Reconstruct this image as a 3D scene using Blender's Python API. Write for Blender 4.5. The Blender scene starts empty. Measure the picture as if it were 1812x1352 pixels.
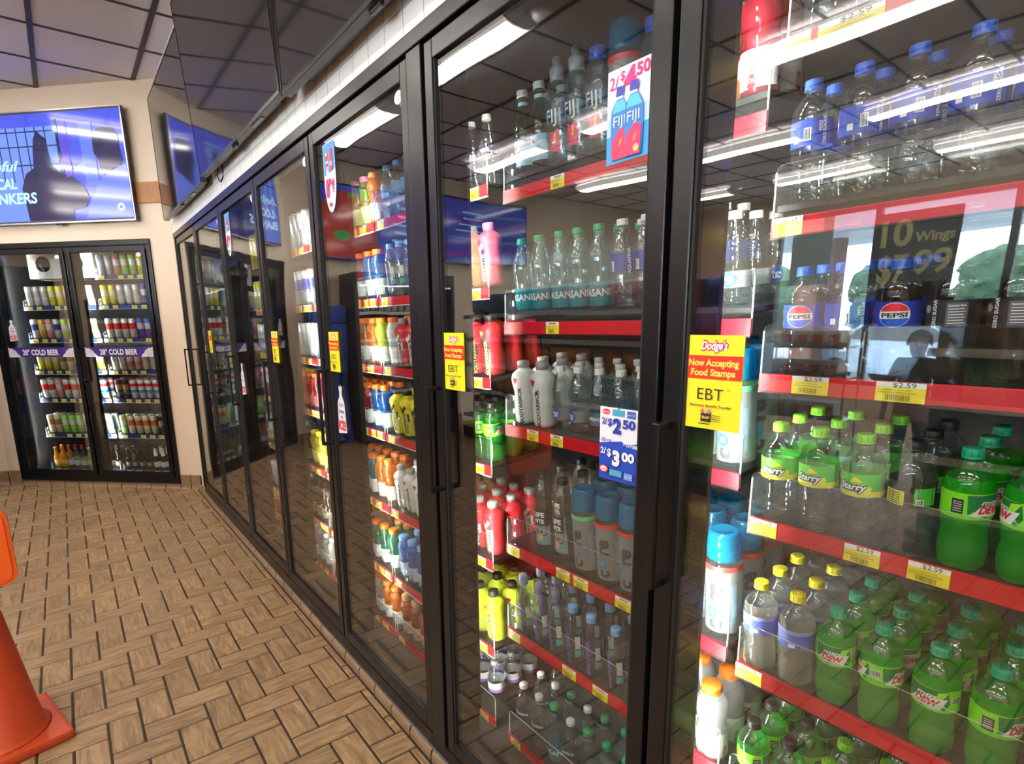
import bpy, bmesh, math, random
from mathutils import Vector, Matrix
from math import pi, sin, cos, radians
rnd = random.Random(7)
SC = bpy.context.scene
COL = SC.collection

# ------------------------------------------------------------------ materials
def new_mat(name):
    m = bpy.data.materials.new(name); m.use_nodes = True
    nt = m.node_tree; nt.nodes.clear()
    out = nt.nodes.new('ShaderNodeOutputMaterial')
    return m, nt, out
def N(nt, t, **kw):
    n = nt.nodes.new(t)
    for k, v in kw.items():
        if k in n.inputs: n.inputs[k].default_value = v
        else: setattr(n, k, v)
    return n
def c4(c): return (c[0], c[1], c[2], 1.0)
MATS = {}
def pbr(name, col, rough=.5, metal=0., spec=.5, emit=None, es=0., bump=0., bscale=200., var=0., coat=0.):
    if name in MATS: return MATS[name]
    m, nt, out = new_mat(name)
    p = N(nt, 'ShaderNodeBsdfPrincipled')
    p.inputs['Base Color'].default_value = c4(col); p.inputs['Roughness'].default_value = rough
    p.inputs['Metallic'].default_value = metal; p.inputs['Specular IOR Level'].default_value = spec
    p.inputs['Coat Weight'].default_value = coat; p.inputs['Coat Roughness'].default_value = .05
    if emit: p.inputs['Emission Color'].default_value = c4(emit); p.inputs['Emission Strength'].default_value = es
    if bump or var:
        tc = N(nt, 'ShaderNodeTexCoord'); no = N(nt, 'ShaderNodeTexNoise', Scale=bscale, Detail=3.)
        nt.links.new(tc.outputs['Object'], no.inputs['Vector'])
        if bump:
            b = N(nt, 'ShaderNodeBump', Strength=bump, Distance=.002)
            nt.links.new(no.outputs['Fac'], b.inputs['Height']); nt.links.new(b.outputs['Normal'], p.inputs['Normal'])
        if var:
            mx = N(nt, 'ShaderNodeMix', data_type='RGBA')
            mx.inputs[6].default_value = c4([x*(1-var) for x in col]); mx.inputs[7].default_value = c4([min(1, x*(1+var)) for x in col])
            nt.links.new(no.outputs['Fac'], mx.inputs[0]); nt.links.new(mx.outputs[2], p.inputs['Base Color'])
    nt.links.new(p.outputs[0], out.inputs[0])
    MATS[name] = m; return m
def clearmat(name, tint=(.95, .97, .96), ior=1.5, rough=.03, haze=0., hazecol=(.8, .9, .9), bump=0., bscale=60., boost=1., dist=.002):
    """thin transparent sheet or bottle wall: tinted see-through + fresnel gloss (+ a little haze)"""
    if name in MATS: return MATS[name]
    m, nt, out = new_mat(name)
    tr = N(nt, 'ShaderNodeBsdfTransparent', Color=c4(tint)); gl = N(nt, 'ShaderNodeBsdfGlossy', Color=(1, 1, 1, 1), Roughness=rough)
    fr = N(nt, 'ShaderNodeLayerWeight', Blend=.5); f0 = min(.5, ((ior-1)/(ior+1))**2*boost)
    pw = N(nt, 'ShaderNodeMath', operation='POWER'); pw.inputs[1].default_value = 5.; nt.links.new(fr.outputs['Facing'], pw.inputs[0])
    ml = N(nt, 'ShaderNodeMapRange'); ml.inputs[3].default_value = f0; ml.inputs[4].default_value = .95; nt.links.new(pw.outputs[0], ml.inputs[0])
    base = tr.outputs[0]
    if haze:
        di = N(nt, 'ShaderNodeBsdfDiffuse', Color=c4(hazecol)); tl = N(nt, 'ShaderNodeBsdfTranslucent', Color=c4(hazecol))
        h1 = N(nt, 'ShaderNodeMixShader', Fac=.5); nt.links.new(di.outputs[0], h1.inputs[1]); nt.links.new(tl.outputs[0], h1.inputs[2])
        h2 = N(nt, 'ShaderNodeMixShader', Fac=haze); nt.links.new(base, h2.inputs[1]); nt.links.new(h1.outputs[0], h2.inputs[2])
        base = h2.outputs[0]
    mx = N(nt, 'ShaderNodeMixShader')
    nt.links.new(ml.outputs[0], mx.inputs[0]); nt.links.new(base, mx.inputs[1]); nt.links.new(gl.outputs[0], mx.inputs[2])
    if bump:
        tc = N(nt, 'ShaderNodeTexCoord'); no = N(nt, 'ShaderNodeTexNoise', Scale=bscale, Detail=1.)
        b = N(nt, 'ShaderNodeBump', Strength=bump, Distance=dist)
        nt.links.new(tc.outputs['Object'], no.inputs['Vector']); nt.links.new(no.outputs['Fac'], b.inputs['Height'])
        nt.links.new(b.outputs[0], gl.inputs['Normal']); nt.links.new(b.outputs[0], fr.inputs['Normal'])
    nt.links.new(mx.outputs[0], out.inputs[0])
    MATS[name] = m; return m
def emis(name, col, s):
    if name in MATS: return MATS[name]
    m, nt, out = new_mat(name)
    e = N(nt, 'ShaderNodeEmission', Color=c4(col), Strength=s); nt.links.new(e.outputs[0], out.inputs[0])
    MATS[name] = m; return m
def flat(col, rough=.45):
    k = 'print_%02x%02x%02x' % tuple(int(max(0, min(1, x))*255) for x in col)
    return pbr(k, col, rough, var=.04, bscale=300.)

WHITE = (.85, .85, .84); BLACKC = (.012, .012, .013)
black_metal = pbr('black_anodised', (.007, .007, .008), .27, spec=.38, bump=.12, bscale=60.)
black_gloss = pbr('black_gloss_plastic', (.01, .01, .011), .22)
dark_rubber = pbr('dark_rubber', (.012, .012, .012), .7)
steel = pbr('brushed_steel', (.6, .6, .6), .3, 1.)
GLASS = clearmat('cooler_glass', (.95, .965, .955), 1.66, .010, haze=0, hazecol=(.7, .7, .68), bump=.35, bscale=2.2, dist=.006)
GLASSW = clearmat('window_glass', (.96, .98, .98), 1.5, .01)
ACRYL = clearmat('clear_acrylic', (.95, .97, .96), 1.5, .03, haze=.035, hazecol=(.8, .85, .83))
ACEDGE = pbr('acrylic_edge', (.75, .8, .76), .3)
RED = pbr('price_rail_red', (.58, .008, .018), .35)
BLUE = pbr('price_rail_blue', (.02, .035, .19), .35)
YEL = pbr('price_tag_yellow', (.86, .72, .03), .5)
INK = pbr('ink_black', (.015, .015, .015), .6)
PAPER = pbr('paper_white', (.83, .84, .82), .5)

# ------------------------------------------------------------------ mesh builder
TXT = {}
def text_geo(s, bold=.0, shear=0.):
    k = (s, bold, shear)
    if k in TXT: return TXT[k]
    cu = bpy.data.curves.new('t', 'FONT'); cu.body = s; cu.size = 1; cu.offset = bold; cu.shear = shear; cu.resolution_u = 3
    cu.align_x = 'CENTER'
    ob = bpy.data.objects.new('t', cu)
    me = bpy.data.meshes.new_from_object(ob)
    vs = [(v.co.x, v.co.y) for v in me.vertices]; fs = [tuple(p.vertices) for p in me.polygons]
    bpy.data.objects.remove(ob); bpy.data.curves.remove(cu); bpy.data.meshes.remove(me)
    xs = [v[0] for v in vs] or [0]
    w = max(xs)-min(xs) or 1; cx = (max(xs)+min(xs))/2
    vs = [((x-cx)/.7, y/.7-.5) for x, y in vs]    # cap height 1, centred
    TXT[k] = (vs, fs, w/.7); return TXT[k]

class MB:
    def __init__(s): s.v = []; s.f = []; s.m = []; s.sm = []; s.mats = []
    def mi(s, mat):
        if mat not in s.mats: s.mats.append(mat)
        return s.mats.index(mat)
    def add(s, vs, fs, mat, smooth=False):
        o = len(s.v); i = s.mi(mat); s.v += [tuple(v) for v in vs]
        for f in fs: s.f.append(tuple(o+a for a in f)); s.m.append(i); s.sm.append(smooth)
    def box(s, a, b, mat, bev=0.):
        x0, y0, z0 = [min(a[i], b[i]) for i in range(3)]; x1, y1, z1 = [max(a[i], b[i]) for i in range(3)]
        if bev:
            bm = bmesh.new(); bmesh.ops.create_cube(bm, size=1)
            for v in bm.verts: v.co = ((x0+x1)/2+v.co.x*(x1-x0), (y0+y1)/2+v.co.y*(y1-y0), (z0+z1)/2+v.co.z*(z1-z0))
            bmesh.ops.bevel(bm, geom=bm.edges[:], offset=bev, segments=2, affect='EDGES', profile=.6)
            bm.verts.index_update(); s.add([v.co[:] for v in bm.verts], [[v.index for v in f.verts] for f in bm.faces], mat); bm.free(); return s
        vs = [(x0, y0, z0), (x1, y0, z0), (x1, y1, z0), (x0, y1, z0), (x0, y0, z1), (x1, y0, z1), (x1, y1, z1), (x0, y1, z1)]
        s.add(vs, [(0, 3, 2, 1), (4, 5, 6, 7), (0, 1, 5, 4), (1, 2, 6, 5), (2, 3, 7, 6), (3, 0, 4, 7)], mat); return s
    def lathe(s, prof, mat, seg=24, c=(0, 0, 0), mfun=None, sq=0., lobes=None):
        """prof: (r,z) list bottom to top; sq squares the section; mfun(z)->mat"""
        o = len(s.v); n = len(prof)
        for r, z in prof:
            for k in range(seg):
                t = 2*pi*k/seg; rr = r
                if sq: rr = r/((abs(cos(t))**(2+sq*6)+abs(sin(t))**(2+sq*6))**(1/(2+sq*6)))
                if lobes and z < lobes[1]: rr = r*(1+lobes[2]*cos(lobes[0]*t)*(1-z/lobes[1]))
                s.v.append((c[0]+rr*cos(t), c[1]+rr*sin(t), c[2]+z))
        for i in range(n-1):
            mt = s.mi(mfun((prof[i][1]+prof[i+1][1])/2)) if mfun else s.mi(mat)
            for k in range(seg):
                k2 = (k+1) % seg
                s.f.append((o+i*seg+k, o+i*seg+k2, o+(i+1)*seg+k2, o+(i+1)*seg+k)); s.m.append(mt); s.sm.append(True)
        for i, fl in ((0, True), (n-1, False)):
            if prof[i][0] > 1e-5:
                f = [o+i*seg+k for k in range(seg)]; s.f.append(tuple(reversed(f)) if fl else tuple(f))
                s.m.append(s.mi(mfun(prof[i][1]) if mfun else mat)); s.sm.append(False)
        return s
    def tube(s, pts, r, mat, seg=8):
        pts = [Vector(p) for p in pts]; o = len(s.v); up = Vector((0, 0, 1))
        for i, p in enumerate(pts):
            d = (pts[min(i+1, len(pts)-1)]-pts[max(i-1, 0)]).normalized()
            a = d.cross(up if abs(d.z) < .95 else Vector((1, 0, 0))).normalized(); b = d.cross(a)
            rr = r[i] if isinstance(r, (list, tuple)) else r
            for k in range(seg):
                t = 2*pi*k/seg; s.v.append(tuple(p+a*rr*cos(t)+b*rr*sin(t)))
        mi = s.mi(mat)
        for i in range(len(pts)-1):
            for k in range(seg):
                k2 = (k+1) % seg; s.f.append((o+i*seg+k, o+i*seg+k2, o+(i+1)*seg+k2, o+(i+1)*seg+k)); s.m.append(mi); s.sm.append(True)
        s.f.append(tuple(o+k for k in range(seg))); s.f.append(tuple(o+(len(pts)-1)*seg+k for k in reversed(range(seg)))); s.m += [mi, mi]; s.sm += [False, False]
        return s
    def prism(s, poly, z0, z1, mat, fn=None):
        """poly in 2D extruded; fn maps (a,b,h)->xyz"""
        fn = fn or (lambda a, b, h: (a, b, h)); n = len(poly)
        vs = [fn(a, b, z0) for a, b in poly]+[fn(a, b, z1) for a, b in poly]
        fs = [tuple(reversed(range(n))), tuple(range(n, 2*n))]+[(i, (i+1) % n, n+(i+1) % n, n+i) for i in range(n)]
        s.add(vs, fs, mat); return s
    # cylinder wrap: u right (seen from -x), v up
    def wrap(s, vs2, fs, mat, r, z, th=0., cut=.006, flip=False):
        bm = bmesh.new(); bv = [bm.verts.new((a, b, 0)) for a, b in vs2]
        for f in fs:
            try: bm.faces.new([bv[i] for i in f])
            except Exception: pass
        xs = [v[0] for v in vs2]; x = min(xs)+cut
        while x < max(xs)-1e-4:
            bmesh.ops.bisect_plane(bm, geom=bm.verts[:]+bm.edges[:]+bm.faces[:], plane_co=(x, 0, 0), plane_no=(1, 0, 0)); x += cut
        bm.verts.index_update()
        out = []
        for v in bm.verts:
            t = pi+th+v.co.x/r; out.append((r*cos(t), r*sin(t), z+v.co.y))
        s.add(out, [[v.index for v in f.verts] for f in bm.faces], mat, False); bm.free(); return s
    def wtext(s, t, r, z, h, mat, th=0., bold=.02, shear=0., rot=0, w=None):
        vs, fs, tw = text_geo(t, bold, shear); sx = (w/tw if w else h)
        if rot: vs = [(-y*h*rot, x*sx*rot) for x, y in vs]
        else: vs = [(x*sx, y*h) for x, y in vs]
        return s.wrap(vs, fs, mat, r, z, th)
    def wpoly(s, pts, r, z, mat, th=0.): return s.wrap(pts, [tuple(range(len(pts)))], mat, r, z, th)
    def band(s, r, z0, z1, mat, seg=24, a0=0., a1=2*pi, r1=None):
        n = max(3, int(seg*(a1-a0)/(2*pi))); o = len(s.v); r1 = r if r1 is None else r1
        for k in range(n+1):
            t = pi+a0+(a1-a0)*k/n
            s.v += [(r*cos(t), r*sin(t), z0), (r1*cos(t), r1*sin(t), z1)]
        for k in range(n): s.f.append((o+2*k, o+2*k+2, o+2*k+3, o+2*k+1)); s.m.append(s.mi(mat)); s.sm.append(True)
        return s
    def mesh(s, name):
        me = bpy.data.meshes.new(name); me.from_pydata(s.v, [], s.f)
        for m in s.mats: me.materials.append(m)
        me.polygons.foreach_set('material_index', s.m); me.polygons.foreach_set('use_smooth', s.sm); me.update(); return me
    def obj(s, name, parent=None, loc=None, rot=None):
        o = bpy.data.objects.new(name, s.mesh(name)); COL.objects.link(o)
        if parent is not None: o.parent = parent
        if loc: o.location = loc
        if rot is not None: o.rotation_euler = rot
        return o

class Panel(MB):
    """flat printed sheet: u to the right, v up, seen from -x; origin at its centre; layered by 0.3 mm"""
    def __init__(s, w, h, mat, x=0., t=.0012, pts=None):
        super().__init__(); s.x = x; s.L = 0; s.w = w; s.h = h
        pts = pts or [(-w/2, -h/2), (w/2, -h/2), (w/2, h/2), (-w/2, h/2)]
        s.prism(pts, 0, t, mat, lambda a, b, q: (x-q, -a, b)); s.t = t
    def lay(s): s.L += 1; return s.x-s.t-.00025*s.L
    def poly(s, pts, mat):
        x = s.lay(); s.add([(x, -a, b) for a, b in pts], [tuple(range(len(pts)))], mat); return s
    def rect(s, a0, b0, a1, b1, mat): return s.poly([(a0, b0), (a1, b0), (a1, b1), (a0, b1)], mat)
    def ell(s, cx, cy, rx, ry, mat, n=24): return s.poly([(cx+rx*cos(2*pi*k/n), cy+ry*sin(2*pi*k/n)) for k in range(n)], mat)
    def text(s, t, cx, cy, h, mat, bold=.0, shear=0., w=None, ang=0.):
        vs, fs, tw = text_geo(t, bold, shear); sx = w/tw if w else h; x = s.lay(); ca, sa = cos(ang), sin(ang)
        s.add([(x, -(cx+a*sx*ca-b*h*sa), cy+a*sx*sa+b*h*ca) for a, b in vs], fs, mat); return s

def tag(o, label=None, cat=None, group=None, kind=None):
    if label: o['label'] = label
    if cat: o['category'] = cat
    if group: o['group'] = group
    if kind: o['kind'] = kind
    return o
def empty(name, loc=(0, 0, 0), rz=0., **k):
    o = bpy.data.objects.new(name, None); o.empty_display_size = .1; COL.objects.link(o); o.location = loc; o.rotation_euler = (0, 0, rz)
    return tag(o, **k)
def struct(o): o['kind'] = 'structure'; return o

# ------------------------------------------------------------------ camera (origin of plan under the camera, x towards the coolers, y along them)
CAMZ = 1.43
yaw, pit, rol = .6489, .2033, -.0123
f = Vector((sin(yaw)*cos(pit), cos(yaw)*cos(pit), -sin(pit))); r0 = Vector((cos(yaw), -sin(yaw), 0)); u0 = r0.cross(f)
r2 = r0*cos(rol)+u0*sin(rol); u2 = -r0*sin(rol)+u0*cos(rol)
cam = bpy.data.cameras.new('camera'); co = bpy.data.objects.new('camera', cam); COL.objects.link(co)
M3 = Matrix((r2, u2, -f)).transposed()
co.matrix_world = Matrix.Translation((0, 0, CAMZ)) @ M3.to_4x4()
cam.sensor_width = 36.; cam.lens = 1002.16*36/1812; cam.shift_x = (906-886.12)/1812; cam.shift_y = (780.1-676)/1812
cam.clip_start = .02
SC.camera = co

# ------------------------------------------------------------------ room shell
XG = .82          # glass plane of the long cooler run
CEIL = 3.358
def floor_mat():
    m, nt, out = new_mat('brown_quarry_tile'); L = nt.links.new
    p = N(nt, 'ShaderNodeBsdfPrincipled', Roughness=.42)
    uv = N(nt, 'ShaderNodeUVMap'); sep = N(nt, 'ShaderNodeSeparateXYZ'); L(uv.outputs[0], sep.inputs[0])
    mp = N(nt, 'ShaderNodeMapping'); mp.inputs['Scale'].default_value = (4., 26., 1.); L(uv.outputs[0], mp.inputs[0])
    n1 = N(nt, 'ShaderNodeTexNoise', Scale=1.6, Detail=5., Distortion=1.4); L(mp.outputs[0], n1.inputs['Vector'])
    n2 = N(nt, 'ShaderNodeTexNoise', Scale=9., Detail=3.); L(uv.outputs[0], n2.inputs['Vector'])
    at = N(nt, 'ShaderNodeAttribute', attribute_name='tone')
    cr = N(nt, 'ShaderNodeValToRGB'); e = cr.color_ramp.elements
    e[0].position = .3; e[0].color = (.235, .138, .066, 1); e[1].position = .7; e[1].color = (.50, .335, .172, 1)
    L(n1.outputs['Fac'], cr.inputs[0])
    mx = N(nt, 'ShaderNodeMix', data_type='RGBA', blend_type='MULTIPLY'); mx.inputs[0].default_value = 1
    L(cr.outputs[0], mx.inputs[6]); L(at.outputs['Color'], mx.inputs[7]); L(mx.outputs[2], p.inputs['Base Color'])
    mr = N(nt, 'ShaderNodeMapRange'); mr.inputs[3].default_value = .3; mr.inputs[4].default_value = .55; L(n2.outputs['Fac'], mr.inputs[0]); L(mr.outputs[0], p.inputs['Roughness'])
    b = N(nt, 'ShaderNodeBump', Strength=.25, Distance=.002); L(n1.outputs['Fac'], b.inputs['Height']); L(b.outputs[0], p.inputs['Normal'])
    L(p.outputs[0], out.inputs[0]); return m
def build_floor():
    MOD = .102; X0 = .661; Y0 = 1.7526; g = .0035; ch = .003
    fm = floor_mat(); gm = pbr('dark_grout', (.04, .027, .02), .85, var=.3, bscale=60.)
    V = []; F = []; MI = []; UV = []; TN = []
    V += [(-7.75, -3.2, -.06), (1.9, -3.2, -.06), (1.9, 7.6, -.06), (-7.75, 7.6, -.06), (-7.75, -3.2, -.004), (1.9, -3.2, -.004), (1.9, 7.6, -.004), (-7.75, 7.6, -.004)]
    for fc in [(4, 5, 6, 7), (0, 1, 5, 4), (1, 2, 6, 5), (2, 3, 7, 6), (3, 0, 4, 7), (0, 3, 2, 1)]:
        F.append(fc); MI.append(1); UV += [(0, 0)]*4; TN.append(1.)
    for ix in range(-82, 2):
        for iy in range(-48, 56):
            d = (ix-iy+2) % 4
            if d == 0: x0, x1, y0, y1, hor = ix, ix+2, iy, iy+1, 1
            elif d == 3: x0, x1, y0, y1, hor = ix, ix+1, iy, iy+2, 0
            else: continue
            x0, x1 = X0+x0*MOD+g, X0+x1*MOD-g; y0, y1 = Y0+y0*MOD+g, Y0+y1*MOD-g
            if x1 > .79: x1 = .79
            if x0 > .78: continue
            o = len(V)
            V += [(x0, y0, -.004), (x1, y0, -.004), (x1, y1, -.004), (x0, y1, -.004), (x0+ch, y0+ch, 0), (x1-ch, y0+ch, 0), (x1-ch, y1-ch, 0), (x0+ch, y1-ch, 0)]
            t = rnd.uniform(.84, 1.06); ou, ov = rnd.uniform(0, 50), rnd.uniform(0, 50)
            def q(i):
                a, b = V[o+i][0], V[o+i][1]
                return (ou+a, ov+b) if hor else (ou+b, ov+a)
            for fc in [(4, 5, 6, 7), (0, 1, 5, 4), (1, 2, 6, 5), (2, 3, 7, 6), (3, 0, 4, 7)]:
                F.append(tuple(o+i for i in fc)); MI.append(0); UV += [q(i) for i in fc]; TN.append(t)
    me = bpy.data.meshes.new('floor'); me.from_pydata(V, [], F); me.materials.append(fm); me.materials.append(gm)
    me.polygons.foreach_set('material_index', MI)
    ul = me.uv_layers.new(name='UVMap'); ul.data.foreach_set('uv', [c for q in UV for c in q])
    ca = me.color_attributes.new('tone', 'FLOAT_COLOR', 'CORNER'); cols = []
    for p in me.polygons:
        t = TN[p.index]; cols += [t, t*.99, t*.97, 1.]*p.loop_total
    ca.data.foreach_set('color', cols); me.update()
    o = bpy.data.objects.new('floor', me); COL.objects.link(o); struct(o)
build_floor()

ceil_tile = pbr('ceiling_tile', (.89, .85, .88), .85, bump=.5, bscale=260., var=.05)
ceil_bar = pbr('ceiling_grid_dark', (.035, .03, .03), .5)
beige = pbr('beige_wall_paint', (.78, .63, .47), .6, bump=.3, bscale=160., var=.03)
wall_hi = pbr('pale_wall_paint', (.70, .60, .50), .6, bump=.3, bscale=160.)
o = MB().box((-7.75, -3.2, CEIL), (1.9, 7.6, CEIL+.05), ceil_tile).obj('ceiling'); struct(o)
g = MB(); GX = [.098+.615*k for k in range(-13, 3)]; GY = [2.03+.61*k for k in range(-9, 10)]
for x in GX: g.box((x-.016, -3.2, CEIL-.006), (x+.016, 7.3, CEIL), ceil_bar)
for y in GY: g.box((-7.7, y-.011, CEIL-.005), (1., y+.011, CEIL), ceil_bar)
o = g.obj('trim_1'); struct(o); o['label'] = 'dark bars of the ceiling grid'

def wall_tile_mat():
    m, nt, out = new_mat('white_wall_tile'); L = nt.links.new
    p = N(nt, 'ShaderNodeBsdfPrincipled', Roughness=.22)
    tc = N(nt, 'ShaderNodeTexCoord'); sp = N(nt, 'ShaderNodeSeparateXYZ'); cb = N(nt, 'ShaderNodeCombineXYZ'); L(tc.outputs['Object'], sp.inputs[0]); L(sp.outputs['Y'], cb.inputs['X']); L(sp.outputs['Z'], cb.inputs['Y'])
    br = N(nt, 'ShaderNodeTexBrick', Scale=1.); br.offset = 0.; br.squash = 1.
    br.inputs['Color1'].default_value = (.90, .88, .84, 1); br.inputs['Color2'].default_value = (.87, .85, .81, 1); br.inputs['Mortar'].default_value = (.5, .46, .42, 1)
    br.inputs['Mortar Size'].default_value = .0022; br.inputs['Brick Width'].default_value = .1105; br.inputs['Row Height'].default_value = .1105; br.inputs['Mortar Smooth'].default_value = .4
    mp = N(nt, 'ShaderNodeMapping'); mp.inputs['Location'].default_value = (-.083, -.05, 0); L(cb.outputs[0], mp.inputs[0]); L(mp.outputs[0], br.inputs['Vector'])
    b = N(nt, 'ShaderNodeBump', Strength=.6, Distance=.003, invert=True); L(br.outputs['Fac'], b.inputs['Height']); L(b.outputs[0], p.inputs['Normal'])
    L(br.outputs['Color'], p.inputs['Base Color']); L(p.outputs[0], out.inputs[0]); return m
WT = wall_tile_mat()
w = MB().box((.84, -3.2, 2.155), (.95, 5.61, CEIL), WT).box((.84, -3.2, 0), (.95, -.20, 2.155), WT).box((.84, 5.29, 0), (.95, 5.61, 2.155), beige)
struct(w.obj('wall_right'))
# chamfered corner wall with the beer cooler opening, local frame: x into the wall, y to the left along it
BO = Vector((.687, 5.722, 0)); BR = pi/4
w = MB().box((0, -.215, 0), (.1, -.004, CEIL), beige).box((0, -.004, 2.165), (.1, 1.634, CEIL), beige).box((0, 1.634, 0), (.1, 1.78, CEIL), beige)
o = w.obj('wall_corner', loc=BO, rot=(0, 0, BR)); struct(o)
struct(MB().box((-7.75, 6.975, 0), (-.56, 7.08, CEIL), beige).obj('wall_back'))
struct(MB().box((-7.75, -3.3, 0), (.95, -3.2, CEIL), beige).obj('wall_front'))
# window wall on the far side (only seen mirrored in the cooler glass)
w = MB()
w.box((-7.8, 4.91, 0), (-7.7, 7.0, CEIL), beige).box((-7.8, -3.2, 0), (-7.7, 4.91, .45), beige).box((-7.8, -3.2, 3.02), (-7.7, 4.91, CEIL), beige)
struct(w.obj('wall_left'))
wm = pbr('window_frame_dark', (.03, .03, .035), .4)
WY = [4.91, 3.46, 2.01, .56, -.89, -2.34, -3.2]
for i in range(6):
    a, b = WY[i], WY[i+1]; w = MB()
    w.box((-7.79, a, .45), (-7.70, a-.05, 3.02), wm).box((-7.79, b+.0, .45), (-7.70, b+.03, 3.02), wm).box((-7.79, a, .45), (-7.70, b, .51), wm).box((-7.79, a, 2.96), (-7.70, b, 3.02), wm)
    o = struct(w.obj('window_%d' % (i+1))); MB().box((-7.75, a-.05, .51), (-7.744, b+.03, 2.96), GLASSW).obj('window_pane', o)
# tile curb below the long run and cove tiles on the corner wall
tile_b = pbr('curb_tile', (.29, .19, .105), .4, var=.3, bscale=14., bump=.2)
w = MB(); y = -.3
while y < 5.52:
    L_ = .147
    pr = [(.797, -.002), (.797, .020), (.801, .033), (.809, .041), (.83, .043), (.83, -.002)]
    n = len(pr); vs = [(a, y, b) for a, b in pr]+[(a, y+L_-.009, b) for a, b in pr]
    w.add(vs, [tuple(range(n)), tuple(reversed(range(n, 2*n)))]+[(i, n+i, n+(i+1) % n, (i+1) % n) for i in range(n)], tile_b); y += L_
w.box((.808, -.3, -.002), (.83, 5.52, .036), pbr('dark_grout', (.04, .027, .02)))
o = struct(w.obj('baseboard_right'))
w = MB()
def cove(w, y0, y1, h, x=0.):
    pr = [(x-.022, -.002), (x-.013, .012), (x-.009, .03), (x-.009, h-.006), (x-.004, h), (x, h), (x, -.002)]
    n = len(pr); vs = [(a, y0+.004, b) for a, b in pr]+[(a, y1-.005, b) for a, b in pr]; w.box((x-.007, y0-.006, 0), (x, y0+.005, h-.004), MATS['dark_grout'])
    w.add(vs, [tuple(range(n)), tuple(reversed(range(n, 2*n)))]+[(i, n+i, n+(i+1) % n, (i+1) % n) for i in range(n)], tile_b)
for a, b, h in [(-.20, -.105, .13), (-.105, -.004, .13), (1.636, 1.765, .13)]: cove(w, a, b, h)
for k in range(11): cove(w, -.004+k*.149, -.004+(k+1)*.149, .04)
struct(w.obj('baseboard_corner', loc=BO, rot=(0, 0, BR)))
w = MB()
for k in range(16): cove(w, k*.15, (k+1)*.15, .13)
struct(w.obj('baseboard_back', loc=(-.575, 6.975, 0), rot=(0, 0, pi/2)))

# ------------------------------------------------------------------ ceiling lights
LAMP = emis('lamp_diffuser', (1., .93, .84), 18.5)
fix_w = pbr('fixture_white', (.8, .8, .78), .4)
def make_fixture():
    t = empty('ceiling_light', cat='ceiling light')
    MB().box((-.105, -.62, -.03), (.105, .62, 0), fix_w, .004).obj('light_housing', t)
    d = MB(); pr = [(-.105, -.022), (-.150, -.040), (-.148, -.055), (-.10, -.085), (-.05, -.095), (.05, -.095), (.10, -.085), (.148, -.055), (.150, -.040), (.105, -.022)]
    n = len(pr); vs = [(a, -.60, b) for a, b in pr]+[(a, .60, b) for a, b in pr]
    d.add(vs, [(i, i+1, n+i+1, n+i) for i in range(1, n-2)], pbr('frosted_lens', (.75, .72, .66), .3, emit=(1., .93, .84), es=1.7), True)
    d.add(vs, [(i, i+1, n+i+1, n+i) for i in (0, n-2)], pbr('frosted_lens_top', (.75, .72, .66), .3, emit=(1., .93, .88), es=8.))
    d.add([(-.088, -.585, -.0885), (-.05, -.585, -.0965), (.05, -.585, -.0965), (.088, -.585, -.0885), (-.088, .585, -.0885), (-.05, .585, -.0965), (.05, .585, -.0965), (.088, .585, -.0885)], [(0, 1, 5, 4), (1, 2, 6, 5), (2, 3, 7, 6)], LAMP)
    d.obj('light_diffuser', t)
    for s_ in (-1, 1): MB().prism(pr, .600*s_, .612*s_, fix_w, lambda a, b, q: (a, q, b)).obj('end_cap', t)
    return t
def dup(root, loc=None, rz=None, label=None, group=None):
    r = root.copy(); COL.objects.link(r)
    if loc is not None: r.location = loc
    if rz is not None: r.rotation_euler = rz if hasattr(rz, '__len__') else (0, 0, rz)
    if label: r['label'] = label
    if group: r['group'] = group
    for ch in root.children:
        c = ch.copy(); COL.objects.link(c); c.parent = r
        for g in ch.children:
            d = g.copy(); COL.objects.link(d); d.parent = c
    return r
ORD = ['first', 'second', 'third', 'fourth', 'fifth', 'sixth', 'seventh', 'eighth', 'ninth', 'tenth', 'eleventh', 'twelfth', 'thirteenth', 'fourteenth']
fx = make_fixture(); first = True
for i, x in enumerate((-.9, -2.72, -4.54, -6.4)):
    for j, y in enumerate((5.52, 3.70, 1.88, .06, -1.76)):
        lb = 'white wraparound fluorescent ceiling light, %s row from the coolers, %s from the back wall' % (ORD[i], ORD[j])
        if first: fx.location = (x, y, CEIL-.006); tag(fx, lb, group='fluorescent lights across the ceiling'); first = False
        else: dup(fx, (x, y, CEIL-.006), 0, lb, 'fluorescent lights across the ceiling')

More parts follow.
